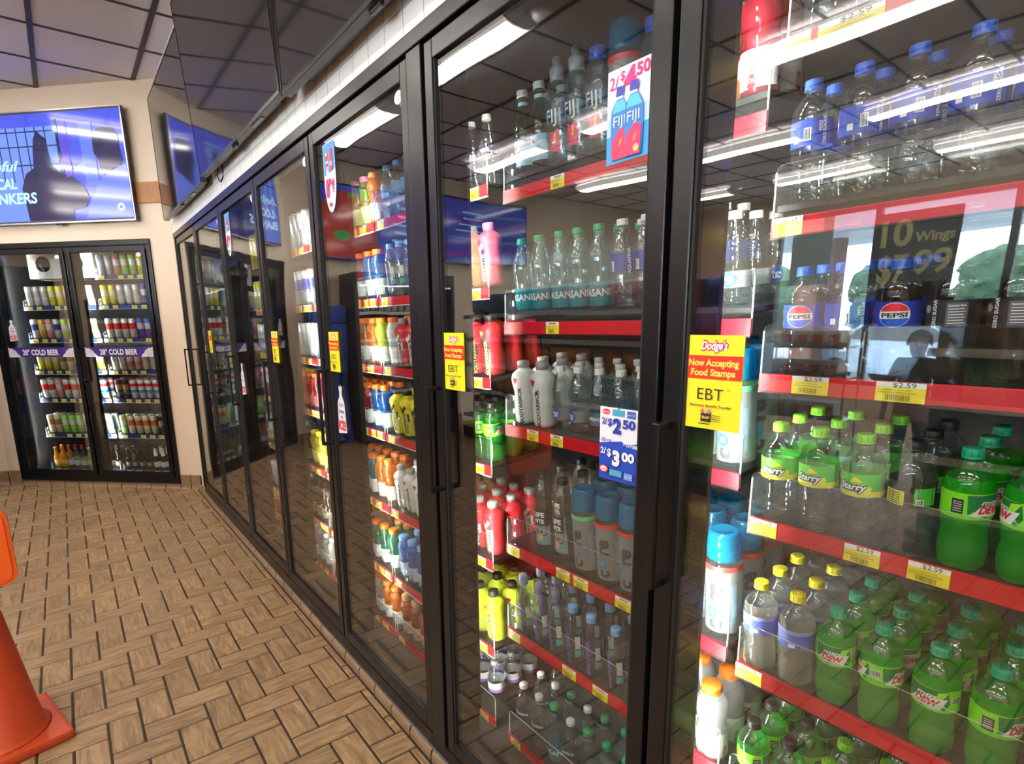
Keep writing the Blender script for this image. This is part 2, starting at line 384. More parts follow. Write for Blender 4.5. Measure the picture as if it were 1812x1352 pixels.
# ------------------------------------------------------------------ cooler runs.  local frame: x into the cooler (0 = glass), y to the left seen from the aisle
class Run:
    def __init__(s, org, ang): s.o = Vector(org); s.a = ang; s.R = Matrix.Rotation(ang, 3, 'Z')
    def w(s, x, y, z=0.): return s.o+s.R @ Vector((x, y, z))
MAIN = Run((XG, 0, 0), 0.); BEER = Run(BO+Vector((.0, .0, 0)), BR)
PIT = .7609
DOORS = [(-.152+PIT*k+(.0795 if k > 1 else 0)) for k in range(7)]            # right edge of each door, nearest first
DN = ['nearest door', 'second door', 'third door', 'fourth door', 'fifth door', 'sixth door', 'farthest door']
inner = pbr('cooler_liner', (.018, .018, .019), .5)
def open_box(x0, x1, y0, y1, z0, z1, mat):
    m = MB(); t = .03
    m.box((x1, y0-t, z0), (x1+t, y1+t, z1), mat).box((x0, y0-t, z0-t), (x1+t, y1+t, z0), mat).box((x0, y0-t, z1), (x1+t, y1+t, z1+t), mat)
    m.box((x0, y0-t, z0), (x1, y0, z1), mat).box((x0, y1, z0), (x1, y1+t, z1), mat); return m
o = struct(open_box(.03, 1.0, -.19, 5.28, .035, 2.20, inner).obj('wall_cooler_interior', loc=(XG, 0, 0)))
o = struct(open_box(.12, .72, -.0, 1.62, .035, 2.20, inner).obj('wall_beer_interior', loc=BO, rot=(0, 0, BR)))
# outer frames
def cooler_frame(run, spans, y0, y1, label, mull=()):
    t = empty('walk_in_cooler', run.w(0, 0, 0), run.a, label=label, cat='cooler')
    MB().box((-.022, y0, 2.118), (.06, y1, 2.157), black_metal, .003).box((-.006, y0, 2.085), (.06, y1, 2.118), black_metal).obj('header', t)
    MB().box((-.014, y0, .044), (.06, y1, .100), black_metal, .003).obj('sill', t)
    MB().box((-.017, y0, .0415), (.0, y1, .0455), steel).obj('sill_strip', t)
    for a, b in [(y0, y0+.035), (y1-.035, y1)]+list(mull):
        MB().box((-.018, a, .1), (.118, b, 2.118), black_metal, .003).obj('mullion', t)
    for d in spans[1:]: MB().box((.012, d-.02, .1), (.118, d+.02, 2.1), black_metal).obj('mullion', t)
    return t
cooler_frame(MAIN, DOORS, -.19, 5.29, 'long black metal frame holding the seven glass cooler doors', [(1.372, 1.446)])
cooler_frame(BEER, [.03, .80], -.004, 1.632, 'black metal frame around the two beer cooler doors')
PANES = []
def make_door(run, y0, label, w=PIT):
    t = empty('cooler_door', run.w(0, y0, 0), run.a, label=label, cat='cooler door', group='glass cooler doors')
    g = .006; a, b = g, w-g; f_ = MB(); x0, x1 = -.012, .010
    f_.box((x0, a, .103), (x1, a+.038, 2.114), black_metal, .003).box((x0, b-.038, .103), (x1, b, 2.114), black_metal, .003)
    f_.box((x0, a+.038, .103), (x1, b-.038, .151), black_metal, .003).box((x0, a+.038, 2.068), (x1, b-.038, 2.114), black_metal, .003)
    f_.box((x0+.004, a+.038, .151), (x1-.002, a+.043, 2.068), dark_rubber).box((x0+.004, b-.043, .151), (x1-.002, b-.038, 2.068), dark_rubber)
    dfr = f_.obj('door_frame', t)
    gp = MB().box((-.0025, a+.038, .151), (.0025, b-.038, 2.068), GLASS)
    gp = gp.obj('glass_pane', t); PANES.append(gp)
    h = MB(); yh = b-.018
    h.box((-.052, yh-.006, .965), (-.042, yh+.010, 1.265), black_metal, .003)
    for z in (.965, 1.253): h.box((-.046, yh-.006, z), (-.011, yh+.010, z+.012), black_metal, .002)
    h.obj('door_handle', dfr)
    yo = a+.038+.028; p = Panel(.05, .05, PAPER, -.003, .0006, [(.023*cos(2*pi*k/24), .017*sin(2*pi*k/24)) for k in range(24)])
    p.text('OPEN', 0, .003, .008, flat((.3, .25, .4))); p.ell(0, -.008, .010, .0012, flat((.5, .4, .6)))
    o = p.obj('oval_sticker', gp, (0, yo, 2.04)); o['label'] = 'small white oval sticker in the top corner of the glass'
    return t
doors = [make_door(MAIN, d, 'glass cooler door, %s of the long run %s' % (DN[i], ['behind the big yellow food stamp sign', 'with the pink and blue water poster', 'with the 89 cent pennant and ice sticker', 'left of the 89 cent pennant door', 'with the far 89 cent pennant', 'second from the corner', 'beside the corner wall'][i])) for i, d in enumerate(DOORS)]
bdoors = [make_door(BEER, .045, 'right glass beer cooler door with purple cold beer banner', .765), make_door(BEER, .818, 'left glass beer cooler door with cold beer banner and ice bag sticker', .765)]

# light strips behind the mullions
LED = emis('led_strip', (.98, 1., .95), 270.)
LEDB = emis('led_strip_bright', (.98, 1., .93), 210.); LEDC = emis('led_strip_beer', (.98, 1., .93), 380.)
WPL = pbr('strip_black_plastic', (.03, .03, .03), .4)
def led(run, x, y, m, label, grp):
    t = empty('light_strip', run.w(x, y, 0), run.a, label=label, cat='light strip', group=grp)
    MB().box((-.004, -.014, .16), (.006, .014, 2.05), WPL).box((.006, -.014, .16), (.017, -.0115, 2.05), WPL).box((.006, .0115, .16), (.017, .014, 2.05), WPL).obj('strip_housing', t)
    d = MB().box((.006, -.010, .165), (.0068, .010, 2.045), pbr('led_board', (.7, .7, .68), .5)); z = .19
    while z < 2.03: d.box((.0068, -.006, z-.007), (.0085, .006, z+.007), m); z += .042
    d.obj('led_board', t)
LY = [-.150, .609, 1.408]+[DOORS[k] for k in range(3, 7)]+[DOORS[6]+PIT-.01]
for k, y in enumerate(LY): led(MAIN, .123, y, LED if k < 2 else LEDB, 'vertical light strip behind the %s post of the long cooler, nearest first' % ORD[k], 'light strips inside the long cooler')
for k, y in enumerate((.02, .812, 1.60)): led(BEER, .123, y, LEDC, 'vertical light strip behind the %s post of the beer cooler' % ['right', 'middle', 'left'][k], 'light strips inside the beer cooler')

# shelves
shelf_m = pbr('shelf_dark_steel', (.028, .028, .03), .4, .6)
SL = radians(6.)
XF = .222
def zdeck(z, x): return z+(x-XF)*math.tan(SL)
def make_shelf(run, y0, y1, z, mat, tags, label, fence=.088, depth=.46, big=False, rz=0., lip=True):
    t = empty('cooler_shelf', run.w(0, 0, z), run.a, label=label, cat='shelf', group='price railed shelves inside the coolers')
    yA, yB = min(y0, y1), max(y0, y1); xb = XF+depth; rise = depth*math.tan(SL)
    d = MB(); vs = [(XF, yA, -.012), (XF, yB, -.012), (xb, yB, rise-.012), (xb, yA, rise-.012), (XF, yA, -.001), (XF, yB, -.001), (xb, yB, rise-.001), (xb, yA, rise-.001)]
    d.add(vs, [(4, 7, 6, 5), (0, 1, 2, 3), (0, 4, 5, 1), (1, 5, 6, 2), (2, 6, 7, 3), (3, 7, 4, 0)], shelf_m)
    d.obj('shelf_deck', t)
    rl = MB().box((XF-.008, yA, rz-.034), (XF-.001, yB, rz-.001), mat, .001).box((XF-.009, yA, rz-.0365), (XF, yB, rz-.034), ACEDGE if lip else shelf_m)
    rail = rl.obj('price_rail', t)
    if fence:
        f_ = MB(); x = XF-.004; r = .012
        pts = [(yA, 0), (yB, 0), (yB, fence-r), (yB-r*.3, fence-r*.3), (yB-r, fence), (yA+r, fence), (yA+r*.3, fence-r*.3), (yA, fence-r)]
        f_.add([(x, a, b) for a, b in pts], [tuple(range(8))], ACRYL)
        e = .0016
        for (a0, b0), (a1, b1) in zip(pts[1:], pts[2:]+pts[:1]):
            if (a0, b0) == pts[0]: continue
            f_.add([(x-.0008, a0, b0), (x-.0008, a1, b1), (x+.0012, a1, b1-e*0), (x+.0012, a0, b0)], [(0, 1, 2, 3)], ACEDGE)
        for yy in (yA+.001, yB-.001):
            f_.add([(x, yy, 0), (x+.10, yy, .0105), (x+.10, yy, fence*.85), (x, yy, fence-r)], [(0, 1, 2, 3)], ACRYL)
            f_.box((x-.001, yy-.0012, -.03), (x+.002, yy+.0012, fence-r), ACEDGE)
        for q in range(len(f_.v)): f_.v[q] = (f_.v[q][0], f_.v[q][1], f_.v[q][2]+rz)
        f_.obj('front_fence', t)
    tagmesh = TAGB if big else TAGS
    for q, (yy, wd) in enumerate(tags):
        o = bpy.data.objects.new('price_tag', tagmesh); COL.objects.link(o); o.parent = rail; o.location = (XF-.009, yy, rz-.0175); o.scale = (1, wd/.05, 1)
    return t
def tagm(big):
    p = Panel(.05, .031, YEL, 0, .0008)
    p.rect(-.025, .0075, .025, .0155, PAPER)
    if big: p.text('$2.59', .004, .0115, .0075, flat((.12, .12, .1)), .01)
    else: p.rect(-.012, .009, .014, .013, flat((.25, .25, .22)))
    k = -.014
    while k < .01: w_ = rnd.uniform(.0006, .0014); p.rect(k, -.013, k+w_, -.004, flat((.25, .2, .03))); k += w_+rnd.uniform(.0006, .0014)
    p.rect(-.022, -.001, .018, .0006, flat((.45, .36, .04))); p.rect(-.022, .003, .012, .0042, flat((.45, .36, .04)))
    return p.mesh('price_tag')
TAGS, TAGB = tagm(False), tagm(True)

# ------------------------------------------------------------------ products
PET = clearmat('clear_bottle_plastic', (.88, .92, .91), 1.55, .05, haze=.03, hazecol=(.75, .82, .8), bump=.8, bscale=38., boost=1.6)
PETB = clearmat('bluish_bottle_plastic', (.72, .88, .90), 1.55, .05, haze=.10, hazecol=(.45, .68, .70), bump=.8, bscale=38., boost=1.3)
FROST = clearmat('frosted_sleeve', (.8, .84, .84), 1.5, .15, haze=.62, hazecol=(.60, .64, .64))
def liquid(name, tint, haze, hz):
    return clearmat(name, tint, 1.5, .06, haze=haze, hazecol=hz, bump=.5, bscale=38., boost=1.2)
DEWL = liquid('green_soda', (.02, .50, .02), .75, (.015, .62, .012)); COLA = liquid('dark_cola', (.22, .13, .08), .25, (.05, .03, .02))
LEMON = liquid('cloudy_lemon_drink', (.80, .80, .72), .40, (.55, .54, .44)); DIETG = liquid('pale_green_soda', (.12, .6, .12), .45, (.05, .45, .05))
GRN = clearmat('green_glass', (.06, .30, .13), 1.5, .03, haze=.12, hazecol=(.02, .15, .06))
BRN = clearmat('brown_glass', (.12, .05, .02), 1.5, .03, haze=.15, hazecol=(.06, .03, .01)); BLG = clearmat('blue_glass', (.05, .1, .6), 1.5, .03, haze=.45, hazecol=(.03, .07, .55))
TEAL = clearmat('teal_translucent_cap', (.05, .45, .70), 1.5, .12, haze=.5, hazecol=(.0, .45, .80))
SPORTC = clearmat('frosted_cap', (.75, .82, .85), 1.5, .12, haze=.5, hazecol=(.7, .78, .85))
def plastic(n, c, r=.35): return pbr(n, c, r, bump=.1, bscale=120.)
CAPM = dict(green=plastic('cap_green', (.01, .42, .17)), dewgreen=plastic('cap_dark_green', (.008, .42, .22)), lime=plastic('cap_lime', (.28, .80, .04)), blue=plastic('cap_blue', (.03, .12, .62)), yellow=plastic('cap_yellow', (.86, .72, .02)),
            black=plastic('cap_black', (.02, .02, .022)), white=plastic('cap_white', (.8, .82, .8)), orange=plastic('cap_orange', (.90, .19, .015)), grey=plastic('cap_grey', (.38, .38, .38)), tan=plastic('cap_tan', (.72, .48, .22)),
            sky=plastic('cap_sky_blue', (.22, .48, .85)), red=plastic('cap_red', (.7, .02, .02)), teal=plastic('cap_teal', (.0, .32, .55)), pink=plastic('cap_pink', (.8, .2, .4)))
def cap(col, r, z0, z1, ring=True, seg=20):
    m = MB(); c = CAPM[col]; h = z1-z0
    m.lathe([(r*1.03, 0), (r*1.03, h*.12), (r*.97, h*.16), (r, h*.22), (r*.99, h*.86), (r*.90, h*.97), (0.0005, h)], c, seg, (0, 0, z0))
    for k in range(seg//2):
        t = 2*pi*k/(seg//2); m.add([((r+.0002)*cos(t-.05), (r+.0002)*sin(t-.05), z0+h*.25), ((r+.0002)*cos(t+.05), (r+.0002)*sin(t+.05), z0+h*.25), ((r+.0002)*cos(t+.05), (r+.0002)*sin(t+.05), z0+h*.82), ((r+.0002)*cos(t-.05), (r+.0002)*sin(t-.05), z0+h*.82)], [(0, 1, 2, 3)], flat(tuple(x*.55 for x in c.node_tree.nodes['Principled BSDF'].inputs['Base Color'].default_value[:3])))
    if ring:
        dk = flat(tuple(x*.45 for x in c.node_tree.nodes['Principled BSDF'].inputs['Base Color'].default_value[:3])); z = z0+h+.0004
        for ra, rb in ((.62, .74), (.22, .36)):
            n = 16; vs = []
            for k in range(n): t = 2*pi*k/n; vs += [(r*ra*cos(t), r*ra*sin(t), z), (r*rb*cos(t), r*rb*sin(t), z)]
            m.add(vs, [(2*k, 2*k+1, (2*k+3) % (2*n), (2*k+2) % (2*n)) for k in range(n)], dk)
    return m
class Prod:
    """body mesh + child parts; instanced by copying"""
    def __init__(s, name, desc, cat, body, parts, pitch=.073, h=.19):
        s.name = name; s.desc = desc; s.cat = cat; s.body = body.mesh(name); s.parts = [(n, m.mesh(n), p) for n, m, p in parts]; s.pitch = pitch; s.h = h
    def place(s, run, x, y, z, label, group, tilt=SL, spin=0.):
        o = bpy.data.objects.new(s.name, s.body); COL.objects.link(o)
        M = Matrix.Translation(run.w(x, y, z)) @ Matrix.Rotation(run.a, 4, 'Z') @ Matrix.Rotation(-tilt, 4, 'Y') @ Matrix.Rotation(spin, 4, 'Z')
        o.matrix_world = M; tag(o, label, s.cat, group)
        made = {}
        for n, m, p in s.parts:
            c = bpy.data.objects.new(n, m); COL.objects.link(c); c.parent = made.get(p, o); made.setdefault(n, c)
        return o
PR = {}
# 20 oz soda ------------------------------------------------
SODA = [(.020, .002), (.028, .000), (.0318, .008), (.0322, .030), (.0316, .050), (.0300, .056), (.0302, .062), (.0318, .070), (.0324, .082), (.0325, .0875), (.0325, .1285), (.0328, .131), (.0322, .138), (.0300, .1475), (.0250, .157), (.0180, .1645), (.0130, .169), (.0118, .172), (.0118, .176), (.014, .1765), (.014, .1775), (.0115, .178), (.0115, .186)]
def soda(key, desc, capc, liq, fill, lab):
    b = MB().lathe(SODA, PET, 28, mfun=lambda z: liq if (liq and z < fill) else PET, lobes=(5, .03, .05))
    l = MB(); lab(l)
    l.v = [(x*.942, y*.942, .0875+(z-.066)*.82) for x, y, z in l.v]
    PR[key] = Prod('soda_bottle', desc, 'soda bottle', b, [('bottle_cap', cap(capc, .0140, .1765, .1925), None), ('bottle_label', l, None)], .0725)
R_ = .0350
def barcode(l, th, z, h=.016, w=.016, r=R_+.0004, bg=PAPER):
    l.wpoly([(-w/2, -h/2), (w/2, -h/2), (w/2, h/2), (-w/2, h/2)], r, z, bg, th); x = -w/2+.001; q = random.Random(3)
    while x < w/2-.0015: ww = q.uniform(.0005, .0013); l.wpoly([(x, -h/2+.0015), (x+ww, -h/2+.0015), (x+ww, h/2-.0015), (x, h/2-.0015)], r+.0003, z, INK, th); x += ww+q.uniform(.0005, .0011)
def circ(rad, n=24, a0=0, a1=2*pi): return [(rad*cos(a0+(a1-a0)*k/n), rad*sin(a0+(a1-a0)*k/n)) for k in range(n+(1 if a1-a0 < 6.2 else 0))]
def lab_pepsi(l, bg=(.01, .035, .42)):
    B = flat(bg); l.band(R_, .066, .116, B, 28)
    for th in (0., 2.2):
        l.wpoly(circ(.0235), R_+.0004, .091, PAPER, th)
        l.wpoly(circ(.0225, 16, radians(18), radians(162)), R_+.0008, .091, flat((.75, .01, .03)), th)
        l.wpoly(circ(.0225, 16, radians(198), radians(342)), R_+.0008, .091, flat((.0, .08, .6)), th)
        l.wtext('PEPSI', R_+.0012, .091, .0085, INK, th, .035, w=.038)
    for th in (-1.25, 3.4): l.wpoly([(-.007, -.004), (.006, -.009), (.008, .002), (-.004, .010)], R_+.0004, .097, flat((.7, .02, .04)), th); l.wpoly([(-.006, -.006), (.006, -.004), (.007, .004), (-.004, .003)], R_+.0004, .075, flat((.7, .02, .04)), th)
    barcode(l, -2.0, .09)
soda('pepsi', 'cola bottle with blue label', 'blue', COLA, .150, lab_pepsi)
def lab_blueback(l):
    l.band(R_, .066, .116, flat((.01, .05, .46)), 28); barcode(l, .35, .088, .024, .012); l.wpoly([(-.005, -.006), (.005, -.006), (.005, .006), (-.005, .006)], R_+.0004, .080, PAPER, -.25)
    l.wtext('PEPSI', R_+.0005, .100, .006, PAPER, .95, .02, rot=1); l.wtext('ZERO SUGAR', R_+.0005, .091, .006, PAPER, 1.15, .02, rot=1)
    l.wpoly(circ(.019), R_+.0004, .091, PAPER, -1.5); l.wpoly(circ(.018, 16, radians(18), radians(162)), R_+.0008, .091, flat((.75, .01, .03)), -1.5); l.wtext('SI', R_+.0009, .091, .010, INK, -1.45, .03)
soda('pepsi_b', 'clear bottle with blue barcoded label', 'blue', None, 0, lab_blueback)
def lab_zero(l):
    l.band(R_, .066, .116, flat((.012, .012, .018)), 28)
    l.wpoly([(-.014, -.021), (.014, -.021), (.014, .021), (-.014, .021)], R_+.0004, .090, flat((.10, .10, .12)), .3)
    l.wtext('Nutrition Facts', R_+.0008, .106, .0035, PAPER, .3, .02, w=.022)
    for k in range(6): l.wpoly([(-.011, -.0006), (.009+.002*(k % 2), -.0006), (.009+.002*(k % 2), .0006), (-.011, .0006)], R_+.0008, .100-k*.005, PAPER, .3)
    l.wtext('ZERO SUGAR', R_+.0005, .091, .006, PAPER, -.55, .02, rot=1); l.wpoly(circ(.008, 6), R_+.0004, .10, flat((.3, .3, .32)), -.95); l.wtext('PEPSI', R_+.0005, .092, .009, PAPER, 2.6, .03)
soda('pepsi_z', 'dark cola bottle with black label', 'black', COLA, .150, lab_zero)
def lab_starry(l, bg=(.09, .60, .03), lo=(.80, .78, .02)):
    l.band(R_, .066, .116, flat(bg), 28); l.band(R_+.0003, .066, .079, flat(lo), 28)
    for th in (.0, 2.4):
        l.wpoly([(-.002, -.014), (.030, -.012), (.031, .004), (.014, .010), (.004, .006)], R_+.0004, .085, flat(lo), th)
        l.wpoly([(-.004, .004), (.002, .017), (.010, .012), (.017, .006)], R_+.0006, .094, flat((.95, .62, .01)), th)
        for dx, dz in ((-.0014, 0), (.0014, 0), (0, .0014), (0, -.0014), (.001, -.002)):
            l.wtext('Starry', R_+.0008, .0885+dz, .0145, INK, th+dx/R_, .075, .25, w=.047)
        l.wtext('Starry', R_+.0014, .0885, .0145, PAPER, th, .03, .25, w=.047)
        l.wpoly([(-.014, -.001), (.018, .000), (.018, .0016), (-.014, .0008)], R_+.0012, .079, INK, th)
    barcode(l, -1.9, .09)
soda('starry', 'clear soda bottle, lemon logo label', 'lime', None, 0, lab_starry)
def lab_starryz(l):
    l.band(R_, .066, .116, flat((.03, .03, .02)), 28); l.band(R_+.0004, .068, .098, flat((.78, .72, .02)), 8, -.9, .1); l.band(R_+.0004, .070, .106, flat((.08, .5, .05)), 8, .5, 1.5)
    for k in range(6): l.wpoly([(-.013, -.0009), (.012, -.0009), (.012, .0009), (-.013, .0009)], R_+.0008, .094-k*.0045, INK, -.4)
    barcode(l, .75, .078, .012, .012)
soda('starry_z', 'clear soda bottle with black yellow label', 'black', None, 0, lab_starryz)
def lab_dew(l, ph=0.):
    l.band(R_, .066, .116, flat((.22, .78, .02)), 28); D = flat((.01, .20, .05))
    for th0 in (ph, ph+2.5):
        th = th0
        l.wpoly([(-.034, .022), (.030, .025), (.034, -.004), (.026, -.020), (.012, -.012), (-.008, -.022), (-.024, -.008), (-.032, -.016)], R_+.0004, .091, D, th)
        l.wpoly([(.016, .02), (.032, .024), (.020, .002), (.030, -.016), (.010, .0)], R_+.0007, .091, flat((.35, .85, .05)), th)
        l.wpoly([(-.029, -.013), (.020, -.015), (.030, .011), (-.016, .006)], R_+.0009, .087, PAPER, th)
        l.wtext('mtn', R_+.0013, .101, .009, PAPER, th-.05, .03, .35, w=.030)
        l.wtext('DEW', R_+.0013, .0862, .0135, flat((.72, .015, .02)), th, .05, .35, w=.040)
    barcode(l, ph+1.25, .095); l.wpoly([(-.008, -.014), (.008, -.014), (.008, .014), (-.008, .014)], R_+.0005, .090, INK, ph-1.3)
    for k in range(5): l.wpoly([(-.006, -.0006), (.006, -.0006), (.006, .0006), (-.006, .0006)], R_+.0008, .099-k*.0045, PAPER, ph-1.3)
soda('dew', 'bright green soda bottle, green cap', 'dewgreen', DEWL, .152, lab_dew)
soda('dew_b', 'bright green soda bottle, barcode side', 'dewgreen', DEWL, .152, lambda l: lab_dew(l, -1.25))
soda('dew_c', 'bright green soda bottle, facts panel', 'dewgreen', DEWL, .152, lambda l: lab_dew(l, 1.1))
soda('diet', 'pale green soda bottle, dark cap', 'black', DIETG, .150, lambda l: lab_dew(l, 2.))
soda('lime', 'pale green soda bottle, lime cap', 'lime', DIETG, .150, lambda l: lab_dew(l, 0.))
def lab_lemon(l):
    l.band(R_, .062, .112, flat((.10, .16, .55)), 28); l.band(R_+.0003, .102, .112, flat((.30, .34, .65)), 28)
    for k in range(4): l.wpoly([(-.014, -.0008), (.014, -.0008), (.014, .0008), (-.014, .0008)], R_+.0005, .098-k*.004, flat((.3, .5, .9)), -.25)
    l.wpoly([(-.006, -.005), (.006, -.005), (.006, .005), (-.006, .005)], R_+.0005, .073, PAPER, .35); l.wpoly([(-.003, -.005), (.003, -.005), (.003, .005), (-.003, .005)], R_+.0005, .073, flat((.1, .1, .12)), .72)
soda('lemon', 'cloudy drink bottle with yellow cap', 'yellow', LEMON, .150, lab_lemon)
# waters -----------------------------------------------------
WAT = [(.020, .002), (.027, .0), (.031, .006), (.031, .03), (.0298, .036), (.031, .042), (.0305, .065), (.029, .072), (.030, .10), (.0315, .118), (.0300, .136), (.0235, .155), (.017, .170), (.0128, .180), (.0118, .185), (.0118, .189), (.014, .1895), (.014, .1905), (.0112, .191), (.0112, .199)]
def water(key, desc, capc, mat, lab, sc=1., name='water_bottle', ribs=True, capr=.0135, prof=None, ch=.015):
    pf = [(r, z*sc) for r, z in (prof or WAT)]
    b = MB().lathe(pf, mat, 24, lobes=(6, .02, .04)); l = MB(); lab(l, sc); top = pf[-1][1]
    PR[key] = Prod(name, desc, 'water bottle', b, [('bottle_cap', cap(capc, capr, top-ch+.005, top+.005, False), None), ('bottle_label', l, None)], .078)
def lab_das(l, s):
    l.band(.0314, .012, .070, clearmat('teal_label', (.1, .6, .65), 1.5, .2, haze=.75, hazecol=(.02, .50, .58)), 24)
    l.wtext('DASANI', .0319, .044, .017, PAPER, .15, .02, w=.085)
water('dasani', 'clear blue tinted water bottle, green cap', 'green', PETB, lab_das)
def lab_aq(l, s):
    l.band(.0322, .088*s, .128*s, clearmat('blue_label', (.03, .1, .7), 1.5, .2, haze=.85, hazecol=(.01, .10, .60)), 24); barcode(l, -.2, .100*s, .022, .010, .0327); l.wtext('AQUAFINA', .0326, .11*s, .008, PAPER, 1.1, .02, rot=1)
water('aqua1', 'clear water bottle, blue label white cap', 'white', PET, lab_aq)
def lab_pl(l, s):
    l.band(.0314, .040*s, .075*s, FROST, 24); l.wpoly(circ(.015), .0318, .058*s, flat((.03, .10, .42)), 0.); l.wtext('Pure', .0322, .062*s, .007, PAPER, 0., .03); l.wtext('Life', .0322, .053*s, .007, PAPER, 0., .03)
water('pure', 'small clear water bottle, blue round logo', 'white', PET, lab_pl, .87)
def lab_sp(l, s):
    l.band(.0314, .040*s, .080*s, clearmat('aqua_label', (.2, .6, .8), 1.5, .2, haze=.7, hazecol=(.05, .45, .62)), 24); l.wtext('SPRINGS', .0319, .060*s, .008, PAPER, 0., .03)
water('spring', 'small clear water bottle, aqua blue label', 'white', PET, lab_sp, .87)
def lab_af(l, s):
    l.band(.0314, .085*s, .115*s, clearmat('violet_film', (.72, .72, .82), 1.5, .2, haze=.2, hazecol=(.4, .4, .55)), 24); l.wtext('AQUAFINA', .0319, .10*s, .010, flat((.75, .78, .85)), 0., .02, w=.06)
water('afina', 'clear ribbed water bottle, white cap', 'white', PET, lab_af, .95)
water('purplew', 'clear water bottle, purple label grey cap', 'grey', PET, lambda l, s: (l.band(.0322, .085*s, .125*s, flat((.62, .6, .68)), 24), l.band(.0325, .085*s, .098*s, flat((.25, .12, .45)), 24)), .95)
water('packw', 'clear water bottle with blue label', 'sky', PETB, lambda l, s: l.band(.0322, .080*s, .125*s, flat((.08, .35, .75)), 24), .95)
# green mineral water
b = MB().lathe([(.026, .0), (.031, .004), (.031, .10), (.030, .118), (.024, .138), (.0165, .158), (.013, .175), (.013, .182), (.0145, .184), (.0145, .188), (.013, .19), (.0125, .202)], GRN, 24)
l = MB().band(.0316, .02, .082, flat((.30, .52, .68)), 24).band(.0320, .030, .066, flat((.52, .68, .78)), 24); l.wtext('S.PELLEGRINO', .0325, .05, .008, flat((.02, .1, .3)), 0., .02, w=.045); l.wpoly(circ(.006, 5), .0325, .066, flat((.6, .02, .02)), 0.)
l2 = MB().band(.0150, .158, .178, flat((.35, .60, .72)), 20, r1=.0136)
PR['pelle'] = Prod('mineral_water_bottle', 'green glass mineral water bottle, white cap', 'water bottle', b, [('bottle_cap', cap('white', .0155, .190, .208, False), None), ('bottle_label', l, None), ('neck_label', l2, None)], .084)
# fiji
def fiji(key, desc, sport):
    b = MB().lathe([(.026, .0), (.030, .003), (.031, .02), (.031, .135), (.0295, .150), (.020, .178), (.0155, .188), (.0150, .194)], PETB, 32, sq=.35)
    l = MB().band(.0338, .095, .135, clearmat('fiji_label', (.3, .55, .75), 1.5, .2, haze=.35, hazecol=(.05, .18, .38)), 24)
    l.wtext('FIJI', .0344, .107, .030, PAPER, 0., .01, w=.044)
    l.wpoly([(-.018, -.048), (.016, -.048), (.018, -.02), (.010, .004), (-.004, -.004), (-.016, .002)], .0342, .072, flat((.75, .05, .12)), .1); l.wpoly([(-.004, -.012), (.003, -.012), (.004, .010), (-.001, .006)], .0346, .058, flat((.85, .5, .1)), .1)
    if sport:
        c = MB().lathe([(.019, .186), (.0195, .190), (.0195, .214), (.0175, .218), (.0125, .220), (.012, .236), (.0105, .241), (.0005, .242)], SPORTC, 20); c.lathe([(.0165, .188), (.0165, .206), (.009, .210), (.009, .222), (.0005, .223)], CAPM['white'], 16)
    else: c = cap('blue', .0205, .186, .216, False)
    PR[key] = Prod('water_bottle', desc, 'water bottle', b, [('bottle_cap', c, None), ('bottle_label', l, None)], .080)
fiji('fijis', 'square water bottle with frosted sport cap', True); fiji('fiji', 'square water bottle with blue cap', False)
# body armor style sports drink
ARM = [(.026, .0), (.032, .004), (.034, .014), (.034, .060), (.031, .085), (.0325, .105), (.036, .122), (.0365, .136), (.033, .148), (.024, .156), (.0175, .160), (.0165, .163), (.0165, .170)]
def armor(key, desc, col, col2, txt, capc='grey'):
    b = MB().lathe(ARM, flat(col), 28, sq=.06); l = MB()
    W2 = flat(col2)
    for th in (0., pi):
        l.wrap([(-.030, .010), (0, -.030), (.030, .010), (.026, .022), (0, -.012), (-.026, .022)], [(0, 1, 4, 5), (1, 2, 3, 4)], W2, .0372, .123, th)
        l.wpoly([(-.011, .012), (0, -.002), (.011, .012), (.006, .017), (-.006, .017)], .0374, .122, flat((.5, .03, .05)) if col2[0] > .4 else flat(txt), th)
        l.wpoly([(-.014, -.04), (.014, -.04), (.014, .04), (-.014, .04)], .0353, .055, W2, th+.35)
        l.wtext('BODYARMOR', .0358, .057, .012, flat(txt), th+.35, .035, rot=1, w=None)
    PR[key] = Prod('sports_drink_bottle', desc, 'sports drink bottle', b, [('bottle_cap', MB().lathe([(.018, .165), (.018, .182), (.016, .185), (.0005, .186)], CAPM[capc], 20), None), ('bottle_label', l, None)], .082)
armor('arm_white', 'white sports drink bottle, black lettering', (.72, .73, .70), (.80, .80, .78), (.02, .02, .02)); armor('arm_red', 'red sports drink bottle, grey cap', (.62, .02, .03), (.70, .68, .66), (.02, .02, .02))
armor('arm_redblk', 'red and black sports drink bottle', (.62, .02, .03), (.03, .03, .03), (.7, .6, .2), 'black'); armor('arm_purple', 'purple sports drink bottle, gold lettering', (.10, .02, .16), (.05, .02, .07), (.85, .72, .25), 'black')
armor('arm_pink', 'pink sports drink bottle, tall', (.60, .10, .13), (.75, .6, .6), (.02, .02, .02), 'pink'); armor('arm_peach', 'orange sports drink bottle, tall', (.85, .32, .12), (.85, .55, .3), (.02, .02, .02), 'grey')
armor('arm_yellow', 'yellow and black sports drink bottle', (.78, .66, .02), (.03, .03, .03), (.8, .7, .1), 'black'); armor('arm_neon', 'neon yellow sports drink bottle', (.60, .72, .02), (.62, .75, .05), (.02, .02, .02), 'black'); armor('arm_black', 'black sports drink bottle', (.03, .03, .03), (.2, .2, .2), (.7, .7, .7), 'black')
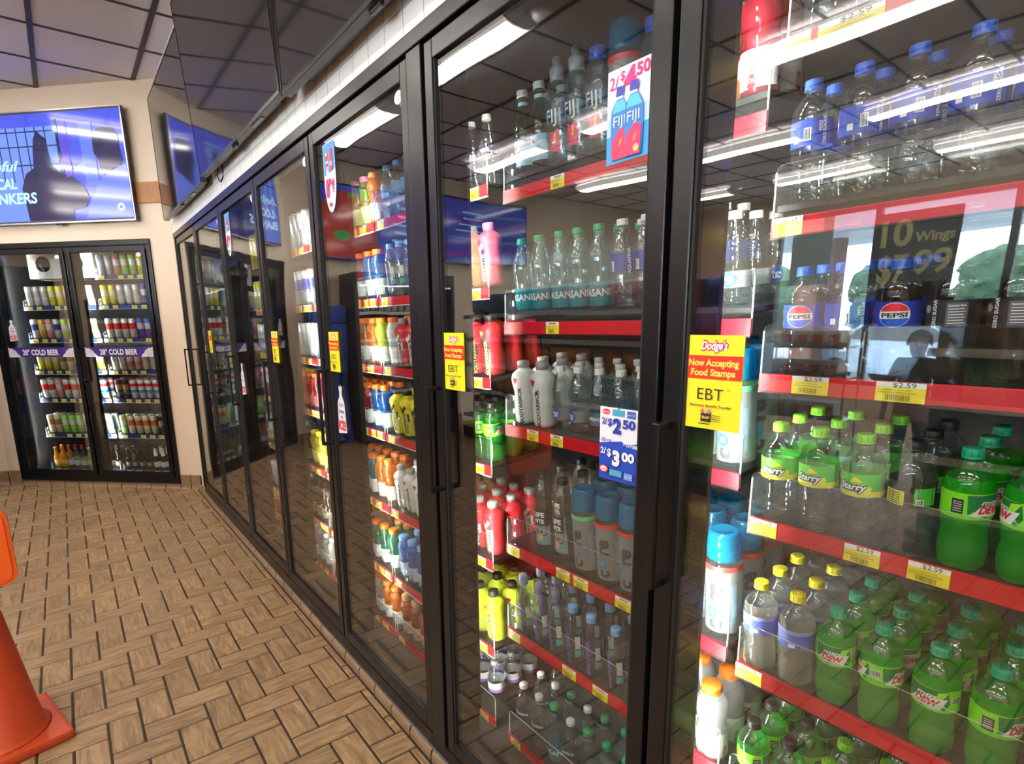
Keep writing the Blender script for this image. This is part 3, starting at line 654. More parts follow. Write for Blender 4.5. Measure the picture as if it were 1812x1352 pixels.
# LIFEWTR
b = MB().lathe([(.024, .0), (.0305, .004), (.031, .02), (.0325, .15), (.0325, .185), (.028, .205), (.0175, .220), (.0145, .228), (.0140, .236)], PET, 24)
l = MB().band(.0331, .090, .140, flat((.015, .015, .018)), 8, -.75, .75).band(.0331, .028, .090, clearmat('lw', (.7, .8, .85), 1.5, .15, haze=.6, hazecol=(.55, .7, .75)), 10, -1., 1.)
l.wtext('LIFE', .0335, .125, .014, PAPER, 0., .04, w=.036); l.wtext('WTR', .0335, .104, .014, PAPER, 0., .04, w=.036)
for k in range(9):
    a = pi*k/8; l.wpoly([(0, 0), (.024*cos(a-.09), .024*sin(a-.09)), (.024*cos(a+.09), .024*sin(a+.09))], .0336, .055, flat((.03, .06, .10) if k % 2 else (.25, .55, .70)), 0.)
l.wpoly(circ(.010), .0339, .055, flat((.85, .45, .25)), 0.); l.wpoly([(-.024, -.010), (.024, -.010), (.024, .0), (-.024, .0)], .0336, .045, flat((.2, .5, .62)), 0.)
PR['lifew'] = Prod('water_bottle', 'tall clear water bottle, black lettered label', 'water bottle', b, [('bottle_cap', cap('black', .0165, .228, .246, False), None), ('bottle_label', l, None)], .084)
# core style bottle with dome cap
def core(key, desc, band):
    b = MB().lathe([(.030, .0), (.037, .004), (.0385, .02), (.0385, .165), (.0365, .172), (.037, .176), (.036, .186), (.029, .200), (.022, .208), (.022, .214)], PET, 28)
    l = MB().band(.0390, .012, .160, FROST, 28).band(.0393, .157, .169, flat(band), 28)
    for th in (0., 2.1, 4.2):
        for tx, zz in (('c', .030), ('re', .105)): l.wtext(tx, .0397, zz, .036, flat((.07, .07, .08)), th, .045, rot=1)
        l.wrap(circ(.013, 20)+circ(.0075, 20), [(k, (k+1) % 20, 20+(k+1) % 20, 20+k) for k in range(20)], flat((.02, .28, .62)), .0397, .058, th)
        for q in range(5): l.wpoly([(-.0006, -.045), (.0006, -.045), (.0006, .045), (-.0006, .045)], .0395, .080, flat((.35, .6, .8)), th+1.0+q*.07)
    c = MB().lathe([(.036, .178), (.0365, .182), (.0355, .205), (.0335, .226), (.0315, .236), (.0290, .240), (.0220, .2405), (.020, .237), (.0005, .237)], TEAL, 28)
    PR[key] = Prod('water_bottle', desc, 'water bottle', b, [('dome_cap', c, None), ('bottle_label', l, None)], .085)
core('core_r', 'large white sleeved water bottle, red band', (.75, .05, .05)); core('core_g', 'large white sleeved water bottle, green band', (.15, .65, .25))
# smartwater
def smart(key, desc, capm, sport):
    b = MB().lathe([(.022, .0), (.0285, .004), (.029, .02), (.0292, .12), (.0285, .138), (.023, .158), (.0145, .172), (.0125, .178), (.012, .184)], PET, 24)
    l = MB(); l.wtext('smartwater', .0298, .075, .016, flat((.16, .12, .42)), .0, .04, rot=1)
    l.wpoly([(-.008, -.04), (.008, -.04), (.008, .0), (-.008, .0)], .0297, .110, flat((.7, .72, .72)), 1.1); l.wpoly([(-.010, -.012), (.010, -.008), (.010, .010), (-.010, .010)], .0297, .055, flat((.15, .45, .6)), 1.1)
    if sport: c = MB().lathe([(.0145, .178), (.0148, .182), (.0145, .196), (.0125, .208), (.011, .214), (.0005, .217)], SPORTC, 18); c.lathe([(.010, .18), (.010, .196), (.006, .206), (.0005, .207)], CAPM['blue'], 12)
    else: c = cap(capm, .0148, .178, .198, False)
    PR[key] = Prod('water_bottle', desc, 'water bottle', b, [('bottle_cap', c, None), ('bottle_label', l, None)], .075)
smart('smart_s', 'slim clear water bottle with sport cap', 'white', True); smart('smart', 'slim clear water bottle, sky blue cap', 'sky', False)
# gatorade style
GAT = [(.026, .0), (.0335, .004), (.0345, .014), (.0345, .070), (.0335, .078), (.031, .090), (.0325, .104), (.0355, .120), (.0355, .136), (.032, .152), (.024, .164), (.0205, .168), (.0205, .176)]
def gator(key, desc, col, capc='orange', lab=(.72, .75, .74)):
    m = liquid('drink_'+key, tuple(min(1, x*1.6+.1) for x in col), .55, col)
    b = MB().lathe(GAT, m, 26, lobes=(4, .09, .03)); l = MB().band(.0350, .012, .074, flat(lab), 26)
    for th in (0., pi): l.wtext('G', .0356, .048, .026, flat((.35, .42, .42)), th, .03); l.wpoly([(-.003, -.011), (.004, -.002), (.001, -.002), (.004, .010), (-.004, .0), (0, 0)], .0360, .048, flat((.9, .3, .02)), th+.1); 
    l.wtext('GATORADE', .0356, .024, .007, flat((.3, .35, .35)), 0., .02, w=.04)
    PR[key] = Prod('sports_drink_bottle', desc, 'sports drink bottle', b, [('bottle_cap', cap(capc, .0225, .170, .190, False), None), ('bottle_label', l, None)], .075)
for k, d, c in (('g_blue', 'blue sports drink bottle, orange cap', (.02, .16, .48)), ('g_teal', 'teal sports drink bottle, orange cap', (.02, .33, .42)), ('g_red', 'red sports drink bottle, orange cap', (.50, .02, .05)), ('g_orange', 'orange sports drink bottle, orange cap', (.80, .25, .01)),
                ('g_lime', 'lime sports drink bottle, orange cap', (.50, .62, .04)), ('g_purple', 'purple sports drink bottle, orange cap', (.25, .03, .22)), ('g_clear', 'clear sports drink bottle, orange cap', (.62, .66, .66)), ('g_green', 'green sports drink bottle, orange cap', (.02, .30, .16))): gator(k, d, c)
for k, d, c, cc, lb in (('j_yellow', 'yellow juice bottle', (.80, .62, .03), 'yellow', (.8, .7, .1)), ('j_red', 'red juice bottle', (.65, .04, .03), 'orange', (.75, .1, .08)), ('j_white', 'milky white drink bottle', (.78, .78, .74), 'white', (.8, .8, .78)), ('t_amber', 'amber tea bottle, tan cap', (.50, .18, .02), 'tan', (.65, .45, .25)),
                        ('t_pink', 'pink drink bottle, black cap', (.75, .10, .12), 'black', (.85, .3, .3)), ('t_lime', 'lime drink bottle, black cap', (.55, .70, .03), 'black', (.6, .75, .1)), ('t_brown', 'dark tea bottle, black cap', (.09, .04, .02), 'black', (.2, .15, .1)), ('w_blue', 'blue water bottle, pale blue cap', (.08, .28, .62), 'sky', (.5, .7, .9)), ('j_tealcap', 'teal juice bottle, teal cap', (.05, .40, .45), 'teal', (.4, .7, .7)), ('j_pinkcap', 'green juice bottle, pink cap', (.45, .6, .1), 'pink', (.55, .75, .2))): gator(k, d, c, cc, lb)
for k in list(PR):
    if k[:2] in ('j_', 't_', 'w_'): PR[k].name = 'juice_bottle'; PR[k].cat = 'drink bottle'
# cans
alu = pbr('can_aluminium', (.72, .72, .72), .28, 1.)
def can(key, desc, cols, h=.176, r=.0290, txt=None):
    b = MB(); cm = [pbr('can_'+('%02x%02x%02x' % tuple(int(x*255) for x in c)), c, .25, .35) for c in cols]
    b.lathe([(r*.78, 0), (r*.86, .002), (r, .010), (r, h-.014), (r*.84, h-.003)], cm[0], 20, mfun=lambda z: alu if z < .006 else cm[0])
    for q, c in enumerate(cm[1:]):
        z0 = h*(.30+.34*q) if len(cm) > 2 else h*.45; b.band(r+.0004, z0, z0+h*(.16 if len(cm) > 2 else .3), c, 20)
    if txt: b.wtext(txt[0], r+.0009, h*.55, .016, flat(txt[1]), 0., .04, rot=1)
    c = MB().lathe([(r*.84, h-.003), (r*.86, h), (r*.80, h), (r*.78, h-.004), (.0005, h-.004)], alu, 20); c.box((-.009, -.006, h-.004), (.007, .006, h-.0025), alu)
    PR[key] = Prod('drink_can', desc, 'can', b, [('can_lid', c, None)], r*2+.005)
for k, d, c, t in (('c_white', 'tall white can', [(.78, .78, .77), (.6, .62, .64)], ('HARD', (.3, .3, .35))), ('c_yellow', 'tall yellow can', [(.80, .70, .05), (.85, .82, .5)], None), ('c_lime', 'tall lime green can', [(.35, .72, .12), (.75, .8, .7)], None), ('c_silver', 'tall silver can', [(.6, .62, .64), (.05, .08, .35)], ('LIGHT', (.03, .05, .4))),
                   ('c_blue', 'tall blue can', [(.02, .06, .50), (.75, .75, .78)], None), ('c_red', 'tall white can with red top', [(.74, .73, .72), (.7, .05, .04)], ('BUD', (.7, .02, .03))), ('c_orange', 'tall white can with orange band', [(.76, .70, .58), (.72, .18, .05)], None), ('c_black', 'tall black can', [(.03, .03, .03), (.35, .22, .08)], ('DARK', (.7, .6, .4))),
                   ('c_pink', 'tall pink can', [(.75, .3, .32), (.8, .7, .7)], None), ('c_sky', 'tall pale blue can', [(.55, .70, .80), (.8, .82, .85)], None), ('c_tan', 'tall beige can', [(.70, .62, .45), (.4, .25, .12)], None), ('c_gold', 'tall amber can', [(.75, .42, .08), (.8, .7, .2)], None), ('c_cola', 'white can, red and blue stripes', [(.76, .76, .78), (.02, .2, .6), (.7, .03, .05)], None)): can(k, d, c, txt=t)
# beer bottles
def beer(key, desc, glass, neck, capc, lab):
    b = MB().lathe([(.025, 0), (.030, .004), (.0305, .095), (.028, .112), (.018, .132), (.0135, .150), (.0125, .185), (.0140, .188), (.0140, .192), (.0125, .193), (.0125, .200)], glass, 20)
    l = MB().band(.0311, .028, .080, flat(lab), 20); l.wpoly(circ(.016), .0315, .054, flat(tuple(min(1, x*.4+.3) for x in lab)), 0.)
    p = [('crown_cap', MB().lathe([(.0148, .194), (.0142, .199), (.012, .203), (.0005, .204)], CAPM[capc], 18), None), ('bottle_label', l, None)]
    if neck: p.append(('neck_wrap', MB().band(.0190, .134, .190, flat(neck), 18, r1=.0145), None))
    PR[key] = Prod('beer_bottle', desc, 'beer bottle', b, p, .066)
beer('b_brown', 'dark brown beer bottle', BRN, None, 'black', (.08, .07, .06)); beer('b_white', 'dark beer bottle, white neck', BRN, (.8, .8, .78), 'white', (.7, .68, .6)); beer('b_blue', 'blue glass beer bottle', BLG, None, 'blue', (.05, .08, .5))
beer('b_amber', 'bright amber drink bottle', liquid('amber_drink', (.9, .5, .05), .7, (.80, .42, .02)), None, 'orange', (.85, .5, .05)); beer('b_clear', 'clear frosted drink bottle', PET, None, 'red', (.55, .55, .52)); beer('b_green', 'green topped drink bottle', liquid('melon_drink', (.4, .8, .3), .6, (.35, .62, .2)), None, 'white', (.3, .5, .15))

# ------------------------------------------------------------------ stocking
SHN = {6: ['top', 'second', 'third', 'fourth', 'fifth', 'bottom'], 7: ['top', 'second', 'third', 'fourth', 'fifth', 'sixth', 'bottom']}
ROWN = ['front', 'second', 'third', 'fourth']
def stock(run, cols, zb, rows, shelf, door, dx=.045, rowp=.074, jit=.003):
    """cols: list of (key, y) left to right"""
    for ci, (k, y) in enumerate(cols):
        if k is None: continue
        p = PR[k]; rp = max(rowp, p.pitch*.97)
        for r in range(rows):
            x = XF+dx+r*rp+rnd.uniform(-jit, jit)*.5; yy = y+rnd.uniform(-jit, jit)*.5
            lb = '%s, %s from left, %s row, %s shelf, %s' % (p.desc, ORD[ci], ROWN[r], shelf, door)
            p.place(run, x, yy, zb+(x-XF)*math.tan(SL)+.0015, lb, '%ss in the coolers' % p.cat, spin=rnd.uniform(-.22, .22)+(0 if r == 0 else rnd.uniform(-.6, .6)))
def auto(y0, keys, pitch=None):
    """y0 left edge; keys placed with their own pitch"""
    out = []; y = y0
    for k in keys:
        pw = pitch or PR[k].pitch; out.append((k, y-pw/2)); y -= pw
    return out
def tagrow(y0, y1, n, wd=.05, skip=()):
    return [(y0-(y0-y1)*(i+.5)/n, wd) for i in range(n) if i not in skip]

# nearest door
A0 = DOORS[0]; aL, aR = .556, -.185
A = [(1.895, 1.900, auto(.567, ['pepsi_b', 'pepsi_b', 'pepsi', 'pepsi_b', 'pepsi', 'pepsi', 'pepsi_b', 'pepsi', 'pepsi', 'pepsi']), [(.545, .062), (.455, .095), (.30, .06), (.12, .06)], 1),
     (1.608, 1.630, [('pepsi_b', .530), ('pepsi_b', .452), ('pepsi_b', .378), ('pepsi_b', .303), ('pepsi_b', .230), ('pepsi', .155), ('pepsi', .08), ('pepsi', .005), ('pepsi', -.07), ('pepsi', -.142)], [(.525, .05), (.10, .05)], 2),
     (1.335, 1.326, [('pepsi', .515), ('pepsi_b', .442), ('pepsi', .369), ('pepsi_z', .296), ('pepsi_z', .222), ('pepsi_z', .149), ('pepsi_z', .075), ('pepsi_z', .0), ('pepsi_z', -.073), ('pepsi_z', -.145)], [(.462, .062), (.325, .068), (.05, .06)], 3),
     (1.054, 1.043, [('starry', .535), ('starry', .462), ('starry', .388), ('starry_z', .315), ('dew_c', .242), ('dew_b', .169), ('dew', .096), ('dew', .023), ('dew_b', -.05), ('dew', -.125)], [(.523, .052), (.350, .055), (.255, .056), (.05, .055)], 3),
     (.735, .716, [('lemon', .545), ('lemon', .472), ('dew', .398), ('dew_b', .324), ('dew', .243), ('dew_c', .168), ('dew', .095), ('dew_b', .022), ('dew', -.052), ('dew', -.125)], [(.528, .056), (.12, .055)], 4),
     (.425, .400, [('diet', .535), ('diet', .460), ('lime', .385), ('lime', .311), ('dew', .238), ('dew', .165), ('lime', .092), ('lime', .019), ('diet', -.055), ('diet', -.128)], [(.50, .055)], 3)]
for i, (zr, zb, cols, tg, rows) in enumerate(A):
    make_shelf(MAIN, aL, aR, zb, RED, tg, 'red railed cooler shelf, %s, behind the nearest door' % SHN[6][i], big=True, rz=zr-zb, lip=False)
    stock(MAIN, [(k, y-.012) for k, y in cols], zb, rows, SHN[6][i], 'nearest door')
bL, bR = 1.340, .580
def ys(keys, yy): return list(zip(keys, yy))
B = [(1.794, 1.828, ys(['pelle', 'pelle', 'fijis', 'fijis', 'fiji', 'core_r', 'fiji', 'fiji', 'g_orange', 'g_red'], [1.305, 1.236, 1.166, 1.098, 1.028, .949, .868, .79, .712, .637]), [(1.115, .05)], 2),
     (1.436, 1.456, ys(['dasani', 'dasani', 'dasani', 'dasani', 'dasani', 'aqua1', 'aqua1', 'aqua1', 'aqua1', 'pure'], [1.312, 1.237, 1.155, 1.086, 1.015, .943, .872, .80, .73, .66]), [(1.13, .05)], 3),
     (1.134, 1.134, ys(['arm_white', 'arm_white', 'pure', 'pure', 'spring', 'spring', 'spring', 'spring', 'core_g', 'core_g'], [1.308, 1.224, 1.148, 1.078, 1.004, .934, .866, .797, .715, .632]), [(1.21, .05), (1.11, .05)], 3),
     (.754, .754, ys(['lifew', 'lifew', 'core_g', 'core_r', 'core_r', 'core_r', 'core_r', 'core_r'], [1.215, 1.132, 1.043, .960, .878, .796, .714, .632]), [(1.30, .055), (1.08, .055), (1.01, .055), (.86, .055)], 3),
     (.462, .435, ys(['smart_s', 'smart_s', 'smart_s', 'smart', 'smart', 'smart', 'smart', 'smart', 'g_clear', 'g_clear'], [1.31, 1.235, 1.16, 1.085, 1.01, .925, .855, .79, .715, .64]), [(1.30, .055), (1.05, .055), (.93, .055)], 3),
     (.062, .062, ys(['afina', 'afina', 'dasani', 'afina', 'dasani', 'dasani', 'dasani', 'dasani', 'g_orange', 'g_orange'], [1.31, 1.235, 1.16, 1.088, 1.016, .942, .87, .80, .725, .65]), [(1.30, .05)], 3)]
for i, (zr, zb, cols, tg, rows) in enumerate(B):
    make_shelf(MAIN, bL, bR, zb, RED, tg, 'red railed cooler shelf, %s, behind the second door' % SHN[6][i], rz=zr-zb, lip=False)
    stock(MAIN, [(k, y-.012) for k, y in cols], zb, rows, SHN[6][i], 'second door')
ZC = [1.83, 1.54, 1.267, .985, .66, .34, .062]
def rep(*a):
    o = []
    for k, n in a: o += [k]*n
    return o
SEC = {2: [rep(('packw', 4), ('g_red', 1), ('afina', 4)), rep(('smart', 3), ('pure', 2), ('arm_black', 1), ('arm_peach', 2), ('arm_pink', 1)), rep(('g_clear', 1), ('arm_red', 2), ('arm_white', 2), ('arm_purple', 2), ('arm_redblk', 2)),
           rep(('arm_yellow', 3), ('arm_black', 2), ('diet', 4)), rep(('arm_white', 4), ('arm_peach', 2), ('arm_red', 3)), rep(('w_blue', 3), ('t_lime', 1), ('arm_purple', 2), ('arm_neon', 3)), rep(('t_amber', 2), ('t_pink', 2), ('t_lime', 2), ('purplew', 3))],
       3: [rep(('c_white', 2), ('g_orange', 2), ('g_lime', 1), ('j_pinkcap', 3), ('g_orange', 1)), rep(('c_white', 4), ('g_clear', 2), ('g_red', 1), ('g_blue', 2)), rep(('c_white', 3), ('g_lime', 1), ('g_purple', 1), ('g_teal', 1), ('g_orange', 2), ('g_lime', 1)),
           rep(('j_yellow', 1), ('j_red', 2), ('j_white', 1), ('g_red', 3), ('g_blue', 2)), rep(('j_yellow', 2), ('t_brown', 2), ('g_teal', 3), ('g_orange', 2)), rep(('t_brown', 4), ('g_clear', 2), ('g_green', 3)), rep(('j_red', 3), ('g_red', 2), ('g_clear', 2), ('g_orange', 2))],
       4: [rep(('c_yellow', 3), ('c_white', 6)), rep(('c_white', 4), ('c_silver', 5)), rep(('c_white', 9)), rep(('j_red', 3), ('j_yellow', 2), ('j_red', 4)), rep(('c_silver', 3), ('t_brown', 3), ('j_yellow', 3)), rep(('c_white', 3), ('t_brown', 6)), rep(('j_red', 4), ('j_white', 4))],
       5: [rep(('c_white', 4), ('c_yellow', 5)), rep(('c_silver', 4), ('c_yellow', 5)), rep(('c_white', 9)), rep(('c_white', 4), ('c_pink', 4)), rep(('c_silver', 5), ('c_lime', 4)), rep(('t_brown', 4), ('c_white', 4)), rep(('j_yellow', 4), ('j_red', 4))],
       6: [rep(('c_black', 4), ('c_yellow', 5)), rep(('c_tan', 4), ('c_white', 5)), rep(('c_red', 5), ('c_white', 4)), rep(('c_white', 9)), rep(('c_tan', 5), ('c_silver', 4)), rep(('t_brown', 8)), rep(('t_brown', 4), ('c_black', 4))]}
for k, lst in SEC.items():
    d = DOORS[k]; yl, yr = d+PIT-.05, d-.031
    for i, keys in enumerate(lst):
        tg = [(q, .05) for q in ([yr+.04, yl-.045] if i % 2 else [yr+.09, yl-.05, yl-.13])]
        if k > 2: tg += [(yr+.03+.075*q, .042) for q in range(1, 4)]
        if k == 2: tg = [(yr+.06, .05), (yl-.05, .055), (yl-.30, .05)]
        make_shelf(MAIN, yl, yr, ZC[i], RED, tg, 'red railed cooler shelf, %s, behind the %s' % (SHN[7][i], DN[k]), depth=.40)
        tot = sum(PR[q].pitch for q in keys); sc = min(1.22, (yl-yr-.006)/tot); y = yl-.003; cols = []
        for q in keys: w_ = PR[q].pitch*sc; cols.append((q, y-w_/2)); y -= w_
        stock(MAIN, cols, ZC[i], 3 if (k == 2 and i > 1) else (2 if (i > 2 and k < 5) else 1), SHN[7][i], DN[k], dx=.048)
ZB = [1.90, 1.640, 1.344, 1.052, .786, .448, .100]
BK = {'right': (.755, .012, [rep(('c_sky', 2), ('c_pink', 1), ('c_lime', 2), ('c_yellow', 2), ('c_sky', 2)), rep(('c_yellow', 2), ('c_white', 1), ('c_sky', 1), ('c_white', 1), ('c_blue', 2), ('c_white', 2)), rep(('c_red', 4), ('c_blue', 3), ('c_silver', 2)), rep(('c_white', 2), ('c_pink', 2), ('c_white', 2), ('c_silver', 3)),
                    rep(('c_black', 2), ('c_cola', 5), ('c_blue', 2)), rep(('c_lime', 1), ('c_orange', 4), ('c_black', 1), ('c_white', 3)), rep(('b_brown', 4), ('b_white', 3), ('b_blue', 3))]),
      'left': (1.535, .79, [None, rep(('c_white', 3), ('c_yellow', 3), ('c_orange', 2), ('c_sky', 1)), rep(('c_silver', 1), ('c_gold', 1), ('c_pink', 1), ('c_silver', 1), ('c_lime', 2), ('c_black', 2), ('c_tan', 1)), rep(('c_yellow', 3), ('c_tan', 2), ('c_black', 2), ('c_yellow', 2)),
                    rep(('c_red', 2), ('c_pink', 1), ('c_red', 4), ('c_cola', 2)), rep(('c_tan', 2), ('c_lime', 3), ('c_white', 3), ('c_sky', 1)), rep(('b_amber', 2), ('b_clear', 3), ('b_green', 1), ('b_brown', 4))])}
for sd, (yl, yr, lst) in BK.items():
    for i, keys in enumerate(lst):
        if keys is None: continue
        make_shelf(BEER, yl, yr, ZB[i], BLUE, [(yl-.07-.095*q, .052) for q in range(8) if (q*7+i*3) % 5 != 2], 'blue railed shelf, %s, behind the %s beer cooler door' % (SHN[7][i], sd), depth=.32, fence=.06)
        tot = sum(PR[q].pitch for q in keys); sc = min(1.25, (yl-yr-.006)/tot); y = yl-.003; cols = []
        for q in keys: w_ = PR[q].pitch*sc; cols.append((q, y-w_/2)); y -= w_
        stock(BEER, cols, ZB[i], 2 if i > 3 else 1, SHN[7][i], sd+' beer door', dx=.042)
# evaporator box at the top of the left beer section
ev = empty('evaporator', BEER.w(.30, 1.17, 1.98), BR, label='white evaporator box hanging at the top behind the left beer cooler door', cat='cooling unit')
MB().box((0, -.34, -.09), (.26, .34, .21), pbr('white_enamel', (.7, .7, .68), .3), .01).obj('evaporator_case', ev)
for y in (-.17, .17): MB().lathe([(.07, 0), (.07, .01), (.02, .012), (.0005, .016)], black_gloss, 20).obj('fan', ev, (-.002, y, .04), (0, -pi/2, 0))
# blue wrapped drink cases stacked by the back wall (seen mirrored in the cooler glass)
case_m = pbr('case_blue_film', (.03, .12, .62), .35, bump=.4, bscale=40., var=.2)
cm = MB().box((-.20, -.135, 0), (.20, .135, .20), case_m, .015)
for q in range(6): cm.lathe([(.030, .20), (.030, .206), (.028, .208), (.0005, .208)], case_m, 12, (-.16+.064*q, -.06, 0)); cm.lathe([(.030, .20), (.030, .206), (.028, .208), (.0005, .208)], case_m, 12, (-.16+.064*q, .06, 0))
cme = cm.mesh('drink_case')
CW = ['left', 'middle', 'right']
for c in range(1):
    for q in range(8):
        o = bpy.data.objects.new('drink_case', cme); COL.objects.link(o); o.location = (-.90, 6.80, .001+.2085*q)
        tag(o, 'blue wrapped drink case, %s from the floor in the stack beside the open merchandiser' % ORD[q], 'case', 'blue drink cases by the back wall')

# dark open merchandiser by the back wall, mirrored in the third door
mr_ = empty('open_merchandiser', (-1.82, 6.96, 0), 0, label='dark open drinks merchandiser against the back wall under the menu television', cat='display cooler')
dk = pbr('merchandiser_dark', (.03, .032, .036), .4)
MB().box((-.68, -.60, 0), (.68, -.02, .30), dk, .01).box((-.68, -.56, 1.90), (.68, -.02, 2.05), dk, .01).box((-.68, -.56, .30), (-.64, -.02, 1.9), dk).box((.64, -.56, .30), (.68, -.02, 1.9), dk).box((-.64, -.05, .3), (.64, -.02, 1.9), dk).obj('cabinet', mr_)
MB().box((-.62, -.55, 1.885), (.62, -.52, 1.899), pbr('canopy_lens', (.7, .75, .8), .4, emit=(.8, .92, 1.), es=3.)).obj('canopy_light', mr_)
BACKR = Run((-1.82, 6.40, 0), pi/2); MK = ['t_brown', 'g_blue', 'afina', 'g_red', 'smart']
for q, z in enumerate((.62, .94, 1.26, 1.58)):
    MB().box((-.635, -.50+.03*q, z-.02), (.635, -.05, z), dk).box((-.635, -.505+.03*q, z-.03), (.635, -.50+.03*q, z+.005), PAPER).obj('merchandiser_shelf', mr_)
    k = MK[q]; p_ = PR[k]
    for c in range(13): p_.place(BACKR, .13+.03*q, .58-c*.096, z+.001, '%s, %s from left, %s shelf up, open merchandiser' % (p_.desc, ORD[c], ORD[q]), '%ss in the open merchandiser' % p_.cat, tilt=0)

# ------------------------------------------------------------------ signs stuck to the glass (children of their doors, x = 0 is the glass)
RD = flat((.72, .02, .02)); YG = flat((.93, .78, .10)); NAVY = flat((.02, .05, .38)); PINK = flat((.80, .03, .22)); BLU = flat((.02, .09, .45))
def ebt(x=-.004):
    p = Panel(.10, .150, flat((.93, .80, .02)), x)
    for dx, dz in ((-.0012, 0), (.0012, 0), (0, .0012), (0, -.0012)): p.text("Dodge's", dx, .059+dz, .0125, flat((.65, .02, .10)), .07, .25, w=.046)
    p.text("Dodge's", 0, .059, .0125, PAPER, .03, .25, w=.046)
    p.rect(-.05, .006, .05, .043, flat((.78, .03, .01)))
    p.text('Now Accepting', 0, .032, .0105, YG, .03, w=.088); p.text('Food Stamps', 0, .0165, .0105, YG, .03, w=.078)
    p.text('EBT', -.002, -.018, .019, INK, -.008, w=.046); p.text('SM', .030, -.010, .003, INK)
    p.text('Electronic Benefits Transfer', 0, -.037, .0045, INK, .01, w=.074)
    p.rect(-.016, -.063, .002, -.048, INK); p.text('SNAP', -.007, -.056, .0045, YG, .02, w=.014)
    for k, c in enumerate(((.8, .1, .1), (.9, .5, .1), (.5, .2, .5))): p.ell(-.013+.006*k, -.046, .0028, .004, flat(c))
    for k in range(4): p.rect(.005, -.052-k*.003, .020, -.0511-k*.003, INK)
    p.rect(-.018, -.067, .002, -.0655, INK); return p
ebm = ebt().mesh('food_stamp_sign')
for k in (0, 1, 2, 3, 5):
    o = bpy.data.objects.new('food_stamp_sign', ebm); COL.objects.link(o); o.parent = PANES[k]; o.location = (0, PIT-.095, 1.334); o['label'] = 'yellow and red food stamp sign on the glass'
# water poster
p = Panel(.10, .150, flat((.80, .78, .84)), -.004)
p.poly([(-.05, -.075), (.05, -.075), (.05, -.02), (-.05, -.03)], flat((.05, .35, .75))); p.poly([(-.05, -.03), (.05, -.02), (.05, .01), (-.05, .0)], flat((.45, .65, .88)))
p.text('2/', -.035, .054, .020, PINK, .01, w=.020); p.text('$', -.016, .061, .014, PINK, .02); p.text('4', .0, .052, .033, PINK, .06); p.text('50', .028, .061, .018, PINK, .03, w=.028)
for dx in (-.020, .012):
    p.poly([(dx-.016, -.07), (dx+.018, -.07), (dx+.021, -.02), (dx+.019, .010), (dx+.008, .026), (dx-.008, .026), (dx-.019, .010), (dx-.020, -.02)], flat((.04, .22, .62)))
    p.poly([(dx-.017, .006), (dx+.018, .006), (dx+.008, .024), (dx-.008, .024)], flat((.10, .55, .80)))
    p.rect(dx-.007, .026, dx+.007, .030, flat((.7, .75, .8))); p.poly([(dx-.009, .030), (dx+.008, .030), (dx+.010, .044), (dx-.007, .046)], flat((.06, .06, .45)))
    p.text('FIJI', dx, -.008, .016, PAPER, .0, w=.026)
    p.poly([(dx-.014, -.070), (dx+.016, -.070), (dx+.018, -.026), (dx+.004, -.020), (dx-.006, -.028), (dx-.014, -.036), (dx-.017, -.054)], flat((.85, .04, .14)))
    p.poly([(dx+.0, -.05), (dx+.006, -.045), (dx+.008, -.034), (dx+.003, -.040)], flat((.75, .35, .05)))
p.ell(.020, -.060, .006, .006, flat((.75, .55, .2)))
o = p.obj('water_price_poster', PANES[1], (0, .702-DOORS[1], 1.779)); o['label'] = 'white, pink and blue price poster with two water bottles'
# 2.50 / 3.00 poster
p = Panel(.10, .142, flat((.80, .80, .86)), -.004)
p.poly([(-.05, -.071), (.05, -.071), (.05, .010), (.012, .004), (.006, .009), (-.05, -.001)], flat((.02, .07, .50)))
p.ell(-.034, .062, .010, .0055, flat((.7, .04, .05))); p.text('Ozarka', -.034, .062, .0035, PAPER, .02, w=.016); p.rect(-.018, .056, .012, .068, flat((.08, .35, .55))); p.poly([(-.012, .066), (-.003, .072), (.006, .066)], flat((.1, .5, .6))); p.rect(.018, .055, .038, .068, flat((.05, .12, .5))); p.text('pure life', .028, .0615, .0035, PAPER, w=.016)
p.text('2/', -.037, .044, .012, NAVY, .02, w=.013); p.text('$', -.023, .043, .014, NAVY, .03); p.text('2', -.005, .037, .026, NAVY, .06); p.text('50', .024, .043, .016, NAVY, .04, w=.030)
p.text('20 oz', -.030, .008, .007, NAVY, .01, w=.026); p.text('1 LITER', .030, .004, .006, PAPER, .03, w=.034, ang=-.08)
p.text('2/', -.037, -.014, .012, PAPER, .03, w=.014); p.text('$', -.022, -.016, .014, PAPER, .03); p.text('3', -.004, -.025, .027, PAPER, .06); p.text('00', .025, -.019, .016, PAPER, .05, w=.030)
p.ell(-.034, -.050, .011, .0075, flat((.7, .04, .05))); p.ell(-.034, -.050, .0085, .005, PAPER); p.text('Ozarka', -.034, -.050, .0035, flat((.6, .03, .04)), .02, w=.014); p.rect(-.018, -.060, .012, -.048, flat((.10, .40, .55))); p.rect(.018, -.062, .038, -.049, flat((.2, .35, .75))); p.text('pure life', .028, -.0555, .0035, PAPER, w=.016)
o = p.obj('water_price_poster', PANES[1], (0, .702-DOORS[1], 1.201)); o['label'] = 'white and blue 2 for 2.50 and 2 for 3.00 poster'
